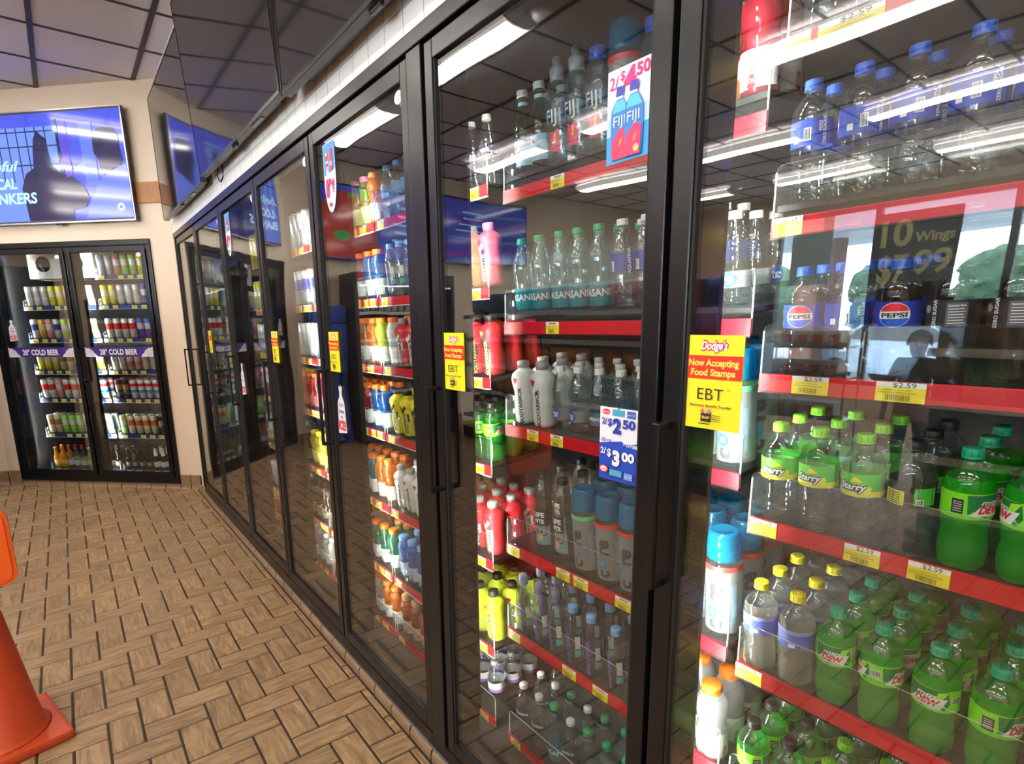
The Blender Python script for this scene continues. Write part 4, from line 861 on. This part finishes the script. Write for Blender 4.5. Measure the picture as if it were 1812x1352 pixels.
# 89 cent pennant
def pennant():
    n = 20; a, top = .052, .105
    pts = [(a*cos(t), -.012+ .11*sin(t)) for t in [pi+pi*k/n for k in range(n+1)]]+[(a, top), (-a, top)]
    p = Panel(.1, .22, flat((.80, .80, .84)), -.004, .001, pts)
    p.poly([(-a+.003, .003), (a-.003, .012), (a-.001, top-.002), (-a+.001, top-.002)], flat((.06, .35, .75)))
    p.poly([(-.030, .055), (-.004, .055), (-.008, .005), (-.026, .005)], PAPER); p.ell(-.017, .062, .015, .017, flat((.45, .12, .06))); p.ell(-.020, .070, .007, .006, flat((.85, .75, .6)))
    p.poly([(-.027, .040), (-.007, .040), (-.010, .018), (-.024, .018)], RD); p.poly([(-.024, .03), (-.010, .03), (-.012, .02), (-.022, .02)], flat((.85, .5, .4)))
    p.poly([(.010, .010), (.032, .010), (.034, .045), (.029, .070), (.013, .070), (.008, .045)], flat((.78, .04, .18))); p.ell(.021, .072, .011, .012, flat((.8, .06, .25))); p.text('ICE', .021, .034, .012, PAPER, .05, w=.018)
    p.text('89', -.010, -.040, .052, flat((.80, .04, .22)), .07, w=.052); p.text('\u00a2', .030, -.028, .026, flat((.80, .04, .22)), .06)
    p.rect(.022, -.052, .038, -.046, flat((.8, .2, .3))); p.rect(.022, -.060, .036, -.055, flat((.8, .2, .3)))
    p.rect(-.012, -.102, -.001, -.090, RD); p.rect(.001, -.102, .012, -.090, flat((.25, .25, .3))); return p
pm = pennant().mesh('pennant_sign')
for k in (2, 4):
    o = bpy.data.objects.new('pennant_sign', pm); COL.objects.link(o); o.parent = PANES[k]; o.location = (0, PIT-.115-(.055 if k == 2 else .04), 1.945); o['label'] = 'blue and white pennant sign reading 89 cents'
def icebag():
    p = Panel(.1, .2, flat((.80, .80, .84)), -.004, .001, [(-.040, -.095), (.040, -.085), (.030, .030), (.013, .052), (.010, .066), (.018, .092), (.006, .086), (0, .096), (-.006, .084), (-.016, .090), (-.010, .064), (-.013, .050), (-.032, .028)])
    V = flat((.10, .06, .40)); p.text("Don't", 0, .020, .016, V, .02, .2, w=.040); p.text('Forget', 0, -.005, .016, V, .02, .2, w=.050); p.text('the', 0, -.026, .010, V, .01, .2)
    p.text('ICE!', 0, -.060, .034, flat((.80, .04, .04)), .05, w=.066); return p
im = icebag().mesh('ice_sign')
for par, y, z in ((PANES[2], PIT-.128, 1.115), (PANES[4], PIT-.15, 1.13)):
    o = bpy.data.objects.new('ice_sign', im); COL.objects.link(o); o.parent = par; o.location = (0, y, z); o['label'] = 'white ice bag shaped sign'
o = bpy.data.objects.new('ice_sign', im); COL.objects.link(o); o.parent = PANES[8]; o.location = (0, 1.455-.818, 1.425); o['label'] = 'white ice bag shaped sign'
def banner():
    p = Panel(.66, .086, flat((.055, .025, .25)), -.005)
    def ice(cx, sgn):
        q = random.Random(5+sgn); pts = [(cx-.055*sgn, -.043), (cx+.065*sgn, -.043), (cx+.045*sgn, -.018), (cx+.030*sgn, -.008), (cx+.020*sgn, .012), (cx+.002*sgn, .020), (cx-.012*sgn, .034), (cx-.030*sgn, .030), (cx-.055*sgn, .043)]
        p.poly(pts, flat((.72, .68, .80)))
        for k in range(9): a, b = cx+q.uniform(-.04, .02)*sgn, q.uniform(-.035, .01); p.poly([(a, b), (a+.014, b+.004), (a+.008, b+.015)], flat((.55, .50, .70)))
    ice(-.275, 1); ice(.275, -1)
    for dx in (-.002, .002): p.text('28\u00b0 COLD BEER', dx, 0, .046, flat((.02, .01, .12)), .05, w=.372)
    p.text('28\u00b0 COLD BEER', 0, 0, .046, PAPER, .035, w=.365); return p
bmn = banner().mesh('beer_banner')
for d in PANES[7:9]:
    o = bpy.data.objects.new('beer_banner', bmn); COL.objects.link(o); o.parent = d; o.location = (0, .765/2, 1.232); o['label'] = 'purple banner reading 28 degree cold beer'

# ------------------------------------------------------------------ televisions
screen_m = None
def screen_black():
    return pbr('dark_glossy_screen', (.018, .018, .022), .06, spec=.6)
tvb = pbr('tv_black_plastic', (.045, .045, .047), .35, bump=.2, bscale=300.); bez = pbr('tv_bezel', (.05, .05, .05), .2, .6); bez_l = pbr('tv_bezel_silver', (.70, .68, .70), .25, .8)
TW, TH = 1.45, .83
def tv(loc, rz, tilt, label, group=None, bezel=bez, art=None, TW=1.45, TH=.86, bd=.04):
    """screen faces -x; origin at the centre of the back mount"""
    t = empty('television', loc, 0, label=label, cat='television', group=group); t.rotation_euler = (0, -tilt, rz)
    MB().box((-.030, -TW/2, -TH/2), (.004, TW/2, TH/2), tvb, .004).box((.004, -TW*.40, -TH*.485), (.034, TW*.40, TH*.25), tvb, .012).box((-.02, -TW*.30, -TH/2-.003), (.0, -TW*.20, -TH/2), black_gloss, .001).box((-.020, -.035, -TH/2-.014), (-.006, .035, -TH/2+.002), black_gloss, .003).obj('tv_body', t)
    b = MB(); e = .009
    for a, c in (((-.033, -TW/2, -TH/2), (-.029, TW/2, -TH/2+e*1.3)), ((-.033, -TW/2, TH/2-e), (-.029, TW/2, TH/2)), ((-.033, -TW/2, -TH/2), (-.029, -TW/2+e, TH/2)), ((-.033, TW/2-e, -TH/2), (-.029, TW/2, TH/2))): b.box(a, c, bezel)
    b.obj('bezel', t)
    if art: art(t)
    else: MB().box((-.0312, -TW/2+.008, -TH/2+.008), (-.0298, TW/2-.008, TH/2-.008), screen_black()).obj('screen', t)
    MB().box((.028, -.20, -.16), (bd, .20, -.12), tvb).box((.028, -.20, .12), (bd, .20, .16), tvb).box((bd-.006, -.24, -.2), (bd, .24, .2), tvb).obj('wall_bracket', t)
    return t
tv((.797, 4.67, 2.714), 0, radians(.6), 'dark wall television above the coolers, nearest the corner', 'televisions above the coolers', TW=1.53, TH=.885)
tvB = tv((.770, 3.115, 2.732), 0, radians(3.6), 'dark wall television above the coolers, middle of the row', 'televisions above the coolers', TW=1.53, TH=.885, bd=.066)
tv((.792, 1.55, 2.706), 0, radians(0), 'dark wall television above the coolers, closest to the camera', 'televisions above the coolers', TW=1.53, TH=.885, bd=.045)
dz_ = -.02; cbl = [(.035, .605, -.370), (.025, .585, -.42), (.02, .555, -.44), (.015, .565, -.47), (.015, .54, -.50), (.015, .505, -.51), (.02, .475, -.495), (.025, .47, -.465), (.03, .485, -.42), (.035, .495, -.370)]
o = MB().tube(cbl, .004, black_gloss).obj('cable', tvB); o['label'] = 'black cable loop hanging below the television'
def glow(name, c, s=1.): return screen_mat(name, c, s)
def screen_mat(name, c, s):
    if name in MATS: return MATS[name]
    m, nt, out = new_mat(name); p = N(nt, 'ShaderNodeBsdfPrincipled'); p.inputs['Base Color'].default_value = (.01, .01, .012, 1); p.inputs['Roughness'].default_value = .08; p.inputs['Specular IOR Level'].default_value = .8
    p.inputs['Emission Color'].default_value = c4(c); p.inputs['Emission Strength'].default_value = s; nt.links.new(p.outputs[0], out.inputs[0]); MATS[name] = m; return m
SB = screen_mat('screen_blue', (.055, .085, .62), .85); SB2 = screen_mat('screen_pale_blue', (.14, .25, .80), .85); SD = screen_mat('screen_dark_blue', (.012, .014, .06), 1.); SW = screen_mat('screen_ice_text', (.30, .55, .85), 1.3); SL2 = screen_mat('screen_light_blue', (.10, .17, .80), .85); SV = screen_mat('screen_violet', (.08, .05, .45), 1.)
def art_bank(t):
    p = Panel(TW-.016, TH-.016, SB, -.0298, .0014)
    p.L = 0; W2, H2 = TW/2-.009, TH/2-.009
    # u to the right: wall text sits at the left
    p.rect(-W2, -H2, .12, .31, SB2)
    for k in range(9): p.rect(-W2+.03+.088*k, -.10, -W2+.040+.088*k, .31, SD)
    for z in (.02, .16, .27): p.rect(-W2, z, .12, z+.009, SD)
    p.rect(.16, -.30, .22, .34, SV); p.rect(.33, -.15, .45, .32, SL2); p.poly([(.11, -.30), (.12, .36), (.14, .36), (.15, -.30)], SD)
    p.poly([(x+.31, z) for x, z in [(-.56, -H2), (-.58, -.15), (-.52, -.04), (-.44, .00), (-.42, .14), (-.40, .22), (-.36, .28), (-.33, .25), (-.29, .22), (-.28, .14), (-.27, .02), (-.22, -.03), (-.15, -.06), (-.13, -.12), (-.13, -.30), (-.14, -H2)]], SD)
    p.poly([(.435, .12), (.445, .22), (.47, .255), (.53, .275), (.63, .27), (.67, .22), (.675, .12), (.69, .03), (.66, -.02), (.60, -.03), (.56, -.06), (.50, -.08), (.475, -.03), (.47, .05), (.44, .08)], SD)
    p.poly([(.10, -.26), (.12, -.12), (.20, -.07), (.30, -.14), (.34, -.24), (.30, -.31), (.18, -.33)], SD)
    p.poly([(.28, -H2), (.36, -.26), (.45, -.12), (.53, -.07), (.62, -.03), (W2, .0), (W2, -H2)], SL2)
    p.poly([(.12, .02), (.16, .08), (.21, .05), (.23, -.02), (.18, -.05)], SV); p.poly([(.27, .0), (.34, .03), (.39, -.05), (.34, -.08)], SB2)
    p.text('helpful', -.475, .025, .075, SW, .02, .35, w=.42); p.text('LOCAL', -.475, -.11, .078, SW, .03, .1, w=.32); p.text('BANKERS', -.405, -.225, .080, SW, .03, .1, w=.52)
    p.ell(.615, -.325, .034, .034, SW, 8); p.ell(.615, -.325, .017, .017, SB, 4)
    o = p.obj('screen', t); o['label'] = 'blue screen with bank advertisement'
tv((BEER.w(-.035, .775, 0).x, BEER.w(-.035, .775, 0).y, 2.732), BR, radians(1.), 'large television showing a blue bank advertisement above the beer cooler', None, bez_l, art_bank)
def art_menu(seed, base):
    def f_(t):
        p = Panel(TW-.016, TH-.016, base, -.0298, .0014); q = random.Random(seed); G1 = screen_mat('screen_green', (.05, .30, .06), 1.); R1 = screen_mat('screen_red', (.42, .03, .02), 1.); P1 = screen_mat('screen_purple', (.22, .04, .50), 1.)
        if seed == 1:
            p.poly([(.0, -.40), (.69, -.40), (.69, .20), (.45, .36), (.15, .30), (.02, .1)], R1)
            for k in range(14): a, b, r = q.uniform(.0, .66), q.uniform(-.30, .34), q.uniform(.03, .09); p.ell(a, b, r, r*.7, G1 if k % 2 else R1, 10)
            for k in range(5): p.rect(-.62, .22-k*.1, -.62+q.uniform(.25, .45), .25-k*.1, SW)
        else:
            for k in range(6): b = -.38+k*.12; p.poly([(-.70, b), (.70, b+q.uniform(-.1, .1)), (.70, b+.05+q.uniform(-.05, .05)), (-.70, b+.05)], [SL2, P1, SB2][k % 3])
            for k in range(4): p.rect(.1, .25-k*.08, .1+q.uniform(.2, .4), .27-k*.08, SW)
        p.obj('screen', t)
    return f_
tv((-1.68, 6.90, 2.66), pi/2, radians(1), 'television with red and green food menu high on the back wall', 'menu televisions on the back wall', bez, art_menu(1, SB))
tv((-3.35, 6.90, 2.70), pi/2, radians(1), 'television with blue streaked menu high on the back wall', 'menu televisions on the back wall', bez, art_menu(2, SB))
# brown board on the corner wall beside the television
bd = MB().box((-.018, -.17, 2.44), (-.001, .20, 2.60), pbr('orange_stained_wood', (.42, .17, .045), .45, var=.3, bscale=12.), .002).obj('wall_board', None, BO, (0, 0, BR))
tag(bd, 'orange brown wooden board on the corner wall beside the television', 'board')

# ------------------------------------------------------------------ orange cone with a sign
cx, cy = -.36, 2.47
cone = empty('traffic_cone', (cx, cy, 0), radians(14), label='red orange traffic cone with bright orange sign board at the left edge', cat='cone')
orm = pbr('cone_red_orange', (.62, .075, .02), .38, bump=.3, bscale=60., var=.08)
MB().box((-.175, -.175, 0), (.175, .175, .035), orm, .012).obj('cone_base', cone)
m = MB().lathe([(.150, .033), (.140, .042), (.128, .05), (.045, .66), (.030, .695), (.027, .70), (.0005, .70)], orm, 40); m.obj('cone_body', cone)
orb = pbr('sign_bright_orange', (.95, .13, .01), .35, bump=.1, bscale=90.)
vn = math.atan2(-(0-cx), -(0-cy)) # face the camera side
sgm = MB(); w2, zb_, zt_ = .165, .600, .865; rr = .04; pts = []
for (px, pz, a0) in ((w2-rr, zb_+rr, -pi/2), (w2-rr, zt_-rr, 0), (-w2+rr, zt_-rr, pi/2), (-w2+rr, zb_+rr, pi)):
    for k in range(6): t = a0+pi/2*k/5; pts.append((px+rr*cos(t), pz+rr*sin(t)))
sgm.prism(pts, -.009, .009, orb, lambda a, b, q: (a, q-.055, b)); sgm.prism([(a*.93, (b-.73)*.93+.73) for a, b in pts], -.004, .013, orb, lambda a, b, q: (a, -q-.055, b))
sg = sgm.obj('sign_board', cone, (-.03, -.01, 0), (0, 0, -radians(14))); sg['label'] = 'bright orange rounded sign board on top of the cone'
tx = MB(); vs, fs, tw = text_geo('CAUTION', .03); tx.add([(a*.030, -.0695, .735+b*.05) for a, b in vs], fs, INK); tx.obj('sign_lettering', sg)
MB().lathe([(.052, .60), (.048, .66), (.036, .71), (.034, .74)], orb, 24, (.03, .01, 0)).box((.0, -.050, .62), (.06, -.02, .70), orb).obj('sign_collar', cone, (-.03, -.01, 0), (0, 0, -radians(14)))

# ------------------------------------------------------------------ the rest of the shop, seen mirrored in the cooler glass
gond = pbr('gondola_dark_metal', (.035, .035, .038), .45); pegb = pbr('gondola_back', (.07, .065, .06), .6)
def bag_mesh(name, c1, c2, w=.19, h=.24, d=.05):
    bm = bmesh.new(); nx, nz = 8, 8; q = random.Random(len(name)); front = []; back = []
    for j in range(nz+1):
        for i in range(nx+1):
            u, v = i/nx, j/nz; e = (max(0, sin(pi*u))**.5)*(max(0, sin(pi*v))**.6); cr = .004*sin(u*23+v*9)
            front.append(bm.verts.new((-d*e-cr*e, (.5-u)*w*(1-.06*sin(pi*v)), v*h))); back.append(bm.verts.new((d*e, (.5-u)*w*(1-.06*sin(pi*v)), v*h)))
    fc = []
    for j in range(nz):
        for i in range(nx):
            a = j*(nx+1)+i; f1 = bm.faces.new([front[a], front[a+1], front[a+nx+2], front[a+nx+1]]); f2 = bm.faces.new([back[a+nx+1], back[a+nx+2], back[a+1], back[a]])
            mi = 1 if (2 <= j <= 5 and 1 <= i <= 6 and (i+j) % 5) else 0
            f1.material_index = mi; f2.material_index = 0; f1.smooth = f2.smooth = True
    me = bpy.data.meshes.new(name); bm.to_mesh(me); bm.free()
    for n, c in ((name+'_foil', c1), (name+'_print', c2)): me.materials.append(pbr(n, c, .28, .3, bump=.3, bscale=30.))
    return me
BAGS = [('red snack bag', bag_mesh('snack_bag_a', (.50, .03, .02), (.8, .6, .1))), ('brown snack bag', bag_mesh('snack_bag_b', (.16, .07, .03), (.5, .32, .12))), ('orange snack bag', bag_mesh('snack_bag_c', (.75, .25, .03), (.6, .05, .03))), ('dark blue snack bag', bag_mesh('snack_bag_d', (.03, .05, .20), (.4, .4, .35))), ('green snack bag', bag_mesh('snack_bag_e', (.05, .22, .06), (.7, .6, .2))), ('black snack bag', bag_mesh('snack_bag_f', (.03, .03, .03), (.45, .25, .1)))]
def gondola(x, y0, y1, top, label, nm, levels, seed, bagset):
    t = empty('shelf_gondola', (x, y0, 0), 0, label=label, cat='display shelf', group='snack gondolas'); L_ = y1-y0
    MB().box((-.62, 0, 0), (0, L_, .14), gond, .004).obj('plinth', t); MB().box((-.33, 0, .14), (-.29, L_, top), pegb).obj('back_panel', t)
    for yy in (0, L_/2, L_): MB().box((-.335, yy-.02, 0), (-.285, yy+.02, top+.02), gond).obj('upright', t)
    q = random.Random(seed); r = 0
    for z in levels:
        MB().box((-.29, .01, z-.025), (-.02, L_-.01, z), gond).box((-.022, .01, z-.035), (-.014, L_-.01, z+.012), pbr('rail_cream', (.6, .58, .5), .4)).obj('display_shelf', t)
        n = int((L_-.1)/.205); q2 = q.choice(bagset)
        for k in range(n):
            if q.random() < .25: q2 = q.choice(bagset)
            nmb, me = BAGS[q2]; o = bpy.data.objects.new('snack_bag', me); COL.objects.link(o); o.location = (x-.11+q.uniform(-.02, .02), y0+.15+k*.205, z+.002); o.rotation_euler = (0, q.uniform(-.02, .10), q.uniform(-.12, .12))
            tag(o, '%s, %s from the near end, %s shelf up, %s' % (nmb, ORD[k] if k < 14 else 'later', ORD[r], nm), 'snack bag', 'snack bags on the gondolas')
        r += 1
gondola(-2.40, 2.28, 6.1, 1.78, 'long dark snack gondola opposite the middle coolers', 'long gondola', (.30, .62, .94, 1.25, 1.53), 3, [0, 1, 2, 3, 0])
gondola(-2.40, -1.3, 1.16, 1.52, 'dark snack gondola opposite the nearest cooler door', 'near gondola', (.30, .62, .94, 1.24), 8, [1, 5, 3, 1, 4])
# low rack of boxed sweets
t = empty('candy_rack', (-3.35, 1.95, 0), 0, label='low wire rack of pale boxed sweets further back in the shop', cat='rack')
for z in (.25, .6, .95, 1.2): MB().box((-.3, 0, z-.012), (0, .75, z), steel).box((-.004, 0, z), (0, .75, z+.04), steel).obj('rack_shelf', t)
for yy in (0, .74):
    for xx in (-.3, -.012): MB().box((xx, yy, 0), (xx+.012, yy+.012, 1.32), steel).obj('post', t)
bx = MB().box((-.10, -.055, 0), (.10, .055, .13), pbr('candy_box_white', (.75, .76, .76), .5), .003).box((-.1015, -.045, .03), (-.1, .045, .10), flat((.2, .35, .6))).box((.1, -.045, .03), (.1015, .045, .10), flat((.7, .15, .1))).mesh('candy_box')
for r, z in enumerate((.25, .6, .95, 1.2)):
    for k in range(5):
        o = bpy.data.objects.new('candy_box', bx); COL.objects.link(o); o.location = (-3.35-.15, 2.09+.135*k, z+.001); tag(o, 'small white printed box, %s along on the %s tier of the low rack' % (ORD[k], ORD[r]), 'box', 'sweet boxes on the low rack')
# window poster, printed side faces outdoors
p = Panel(.92, 1.55, pbr('poster_dark', (.035, .04, .035), .5), 0, .004); YP = flat((.70, .68, .25))
def pt(s_, cx_, cz_, h, w=None):
    vs, fs, tw = text_geo(s_, .03); sx = w/tw if w else h
    for xx in (-.0052, .0012): p.add([(xx, -(cx_+a*sx), cz_+b*h) for a, b in vs], fs, YP)
pt('10', -.22, .50, .34, .36); pt('Wings', .20, .42, .13, .42); pt('$7', -.22, .02, .36, .36); pt('99', .22, .08, .30, .40)
o = p.obj('window_poster', None, (-7.66, 2.97, 2.08), (0, 0, 0)); tag(o, 'dark poster advertising wings in the shop window', 'poster')
p = Panel(.62, .8, pbr('poster_pale', (.45, .6, .6), .5), 0, .004)
for k in range(5): p.rect(-.24, .28-k*.13, .1+.03*k, .33-k*.13, flat((.15, .45, .35) if k % 2 else (.7, .35, .2)))
o = p.obj('window_poster', None, (-7.66, 4.35, 2.35)); tag(o, 'pale green menu poster in the shop window', 'poster')
# person between the gondolas: one skinned body, dark clothes
def person():
    J = {'pelvis': (0, 0, .70), 'belly': (0, 0, .82), 'chest': (.0, 0, .98), 'neck': (.0, 0, 1.10), 'jaw': (.012, 0, 1.165), 'head': (.012, 0, 1.235), 'crown': (.0, 0, 1.30)}
    for s_, n in ((1, 'l'), (-1, 'r')):
        J.update({n+'sh': (0, .125*s_, 1.065), n+'el': (.015, .185*s_, .86), n+'wr': (.09, .17*s_, .70), n+'ha': (.12, .165*s_, .655), n+'hip': (0, .075*s_, .66), n+'kn': (.01, .08*s_, .37), n+'an': (-.01, .085*s_, .06), n+'to': (.11, .095*s_, .03)})
        for k in range(4): J[n+'f%d' % k] = (.135+.006*k, (.185-.013*k)*s_, .60-.006*(k in (1, 2)))
        J[n+'th'] = (.150, .155*s_, .645)
    E = [('pelvis', 'belly'), ('belly', 'chest'), ('chest', 'neck'), ('neck', 'jaw'), ('jaw', 'head'), ('head', 'crown')]
    for n in 'lr':
        E += [('chest', n+'sh'), (n+'sh', n+'el'), (n+'el', n+'wr'), (n+'wr', n+'ha'), ('pelvis', n+'hip'), (n+'hip', n+'kn'), (n+'kn', n+'an'), (n+'an', n+'to'), (n+'ha', n+'th')]+[(n+'ha', n+'f%d' % k) for k in range(4)]
    Rr = dict(pelvis=.105, belly=.10, chest=.115, neck=.042, jaw=.058, head=.078, crown=.045)
    for n in 'lr': Rr.update({n+'sh': .052, n+'el': .034, n+'wr': .022, n+'ha': .024, n+'hip': .075, n+'kn': .048, n+'an': .033, n+'to': .028, n+'th': .008, **{n+'f%d' % k: .007 for k in range(4)}})
    ks = list(J); me = bpy.data.meshes.new('person'); me.from_pydata([J[k] for k in ks], [(ks.index(a), ks.index(b)) for a, b in E], [])
    ob = bpy.data.objects.new('person', me); COL.objects.link(ob)
    md = ob.modifiers.new('skin', 'SKIN'); md.use_smooth_shade = True
    for i, k in enumerate(ks): me.skin_vertices[0].data[i].radius = (Rr[k], Rr[k])
    me.skin_vertices[0].data[0].use_root = True
    ob.modifiers.new('sub', 'SUBSURF').levels = 1; ob.modifiers['sub'].render_levels = 2
    m, nt, out = new_mat('person_skin_and_clothes'); L = nt.links.new
    pb = N(nt, 'ShaderNodeBsdfPrincipled', Roughness=.75); tc = N(nt, 'ShaderNodeTexCoord'); sp = N(nt, 'ShaderNodeSeparateXYZ'); L(tc.outputs['Object'], sp.inputs[0])
    cr = N(nt, 'ShaderNodeValToRGB'); cr.color_ramp.interpolation = 'CONSTANT'; e = cr.color_ramp.elements
    mr = N(nt, 'ShaderNodeMapRange'); mr.inputs[2].default_value = 1.4; L(sp.outputs['Z'], mr.inputs[0]); L(mr.outputs[0], cr.inputs[0])
    e[0].color = (.02, .02, .02, 1); e[0].position = 0
    for ps, c in ((.05, (.03, .035, .06)), (.43, (.45, .24, .15)), (.52, (.03, .03, .06)), (.56, (.02, .028, .022)), (.795, (.45, .24, .15))):
        q = e.new(ps); q.color = (*c, 1)
    e[1].position = .05; L(cr.outputs[0], pb.inputs['Base Color']); L(pb.outputs[0], out.inputs[0]); me.materials.append(m)
    hm = pbr('dark_hair', (.02, .012, .008), .6, bump=.6, bscale=120.)
    h = MB(); n = 20; vs = []; rings = 8
    for i in range(rings+1):
        a = i/rings*1.75
        for k in range(n):
            t = 2*pi*k/n; fr = max(0, cos(t)); aa = a*(1-.42*fr)
            vs.append((.004-.012+.092*sin(aa)*cos(t)+.0, .086*sin(aa)*sin(t), 1.235+.095*cos(aa)))
    h.add(vs, [(i*n+k, i*n+(k+1) % n, (i+1)*n+(k+1) % n, (i+1)*n+k) for i in range(rings) for k in range(n)], hm, True); h.obj('hair', ob)
    f_ = MB()
    for s_ in (-1, 1): f_.lathe([(.0005, -.008), (.009, 0), (.0005, .008)], PAPER, 10, (.084, .028*s_, 1.232)); f_.lathe([(.0005, -.004), (.0045, 0), (.0005, .004)], INK, 8, (.091, .028*s_, 1.232))
    f_.obj('eyes', ob)
    sk = pbr('skin', (.45, .24, .15), .6); MB().lathe([(.012, 0), (.010, .01), (.004, .04), (.0005, .044)], sk, 10, (.086, 0, 1.195)).obj('nose', ob)
    MB().box((.083, -.02, 1.165), (.092, .02, 1.172), pbr('lips', (.4, .12, .1), .5), .002).obj('mouth', ob)
    for s_ in (-1, 1): MB().lathe([(.0005, -.02), (.009, -.012), (.012, .0), (.009, .012), (.0005, .02)], sk, 8, (.0, .082*s_, 1.222)).obj('ear', ob)
    ob.location = (-3.9, 1.63, .0); tag(ob, 'short person in dark shirt standing between the snack gondolas', 'person')
person()
# outdoors beyond the shop window
gr = MB().box((-90, -70, -.3), (-7.8, 90, -.08), pbr('forecourt_concrete', (.46, .46, .45), .85, var=.2, bscale=5.)).obj('ground'); struct(gr)
can_ = empty('forecourt_canopy', (-16, 3, 0), 0, label='white forecourt canopy on brick columns outside the window', cat='canopy')
MB().box((-6, -12, 4.1), (6, 16, 4.9), pbr('canopy_white', (.55, .66, .78), .5)).obj('canopy_roof', can_)
brk = pbr('brick_brown', (.20, .11, .08), .8, var=.5, bscale=20.)
for x, y in ((4.2, 5.6), (4.2, 3.2), (4.2, -3.), (-3.5, 6.), (-3.5, -2)): MB().box((x-.25, y-.25, -.1), (x+.25, y+.25, 4.1), brk).obj('column', can_)
leaf = pbr('tree_foliage', (.04, .095, .05), .8, var=.6, bscale=1.2, bump=.8); bark = pbr('tree_bark', (.09, .06, .04), .9)
for k in range(9):
    y = -6+k*4.6; q = random.Random(k); t = empty('tree', (-33+q.uniform(-2, 2), y, -.1), 0, label='leafy green tree beyond the forecourt, %s from the left in the mirror view' % ORD[8-k], cat='tree', group='trees beyond the forecourt')
    bm = bmesh.new()
    for j in range(9):
        M = Matrix.Translation((q.uniform(-1.3, 1.3), q.uniform(-.9, .9), 2.2+q.uniform(-1.2, 1.4))) @ Matrix.Scale(q.uniform(.8, 1.25), 4); bmesh.ops.create_icosphere(bm, subdivisions=3, radius=1, matrix=M)
    for v in bm.verts: v.co += Vector((q.uniform(-1, 1), q.uniform(-1, 1), q.uniform(-1, 1)))*.12
    me = bpy.data.meshes.new('crown'); bm.to_mesh(me); bm.free(); me.materials.append(leaf); o = bpy.data.objects.new('crown', me); COL.objects.link(o); o.parent = t
    MB().tube([(0, 0, 0), (.05, .03, 1.2), (0, 0, 2.4)], [.2, .16, .1], bark, 10).obj('trunk', t)
car = empty('car', (-12.6, 4.1, -.08), pi/2+.25, label='pale blue parked car outside the window', cat='car'); cb = pbr('car_paint_pale_blue', (.35, .5, .68), .2, .3, coat=1.); cg = pbr('car_glass_dark', (.03, .04, .05), .05)
prf = [(-2.2, .35), (-2.25, .75), (-1.9, .92), (-1.1, 1.0), (-.5, 1.42), (.7, 1.45), (1.35, 1.05), (2.1, .95), (2.25, .6), (2.2, .35)]
MB().prism(prf, -.85, .85, cb, lambda a, b, q: (a, q, b)).obj('car_body', car)
MB().prism([(-1.0, 1.02), (-.48, 1.38), (.66, 1.41), (1.22, 1.06)], -.86, .86, cg, lambda a, b, q: (a, q, b)).obj('side_windows', car)
for x in (-1.35, 1.35):
    for s_ in (-.8, .8): MB().lathe([(.0005, -.1), (.2, -.1), (.31, -.09), (.33, -.05), (.33, .05), (.31, .09), (.2, .1), (.0005, .1)], dark_rubber, 24).obj('wheel', car, (x, s_, .33), (pi/2, 0, 0))
w = bpy.data.worlds.new('world'); SC.world = w; w.use_nodes = True; nt = w.node_tree; nt.nodes.clear()
sk = nt.nodes.new('ShaderNodeTexSky'); sk.sky_type = 'HOSEK_WILKIE'; sk.sun_direction = (-.3, -.5, .8); sk.turbidity = 5.
mx = N(nt, 'ShaderNodeMix', data_type='RGBA'); mx.inputs[0].default_value = .75; mx.inputs[7].default_value = (.82, .90, 1., 1); nt.links.new(sk.outputs[0], mx.inputs[6])
bg = N(nt, 'ShaderNodeBackground', Strength=26.); nt.links.new(mx.outputs[2], bg.inputs[0]); wo = nt.nodes.new('ShaderNodeOutputWorld'); nt.links.new(bg.outputs[0], wo.inputs[0])

pl = bpy.data.lights.new('window_portal', 'AREA'); pl.shape = 'RECTANGLE'; pl.size = 8.1; pl.size_y = 2.57; pl.cycles.is_portal = True
po = bpy.data.objects.new('window_portal', pl); COL.objects.link(po); po.location = (-7.68, .86, 1.735); po.rotation_euler = (pi/2, 0, -pi/2)
# ------------------------------------------------------------------ render look
SC.view_settings.view_transform = 'Standard'; SC.view_settings.look = 'None'; SC.view_settings.exposure = .75; SC.view_settings.gamma = 1.; SC.view_settings.use_curve_mapping = False
cy = SC.cycles; cy.max_bounces = 8; cy.diffuse_bounces = 3; cy.glossy_bounces = 3; cy.transmission_bounces = 6; cy.transparent_max_bounces = 28; cy.sample_clamp_indirect = 6.; cy.caustics_reflective = False; cy.caustics_refractive = False
cy.use_denoising = True; cy.use_adaptive_sampling = True
for o in SC.objects:
    if 'label' in o and o.parent is None and len(o['label'].split()) > 16: print('LONG LABEL', o['label'])
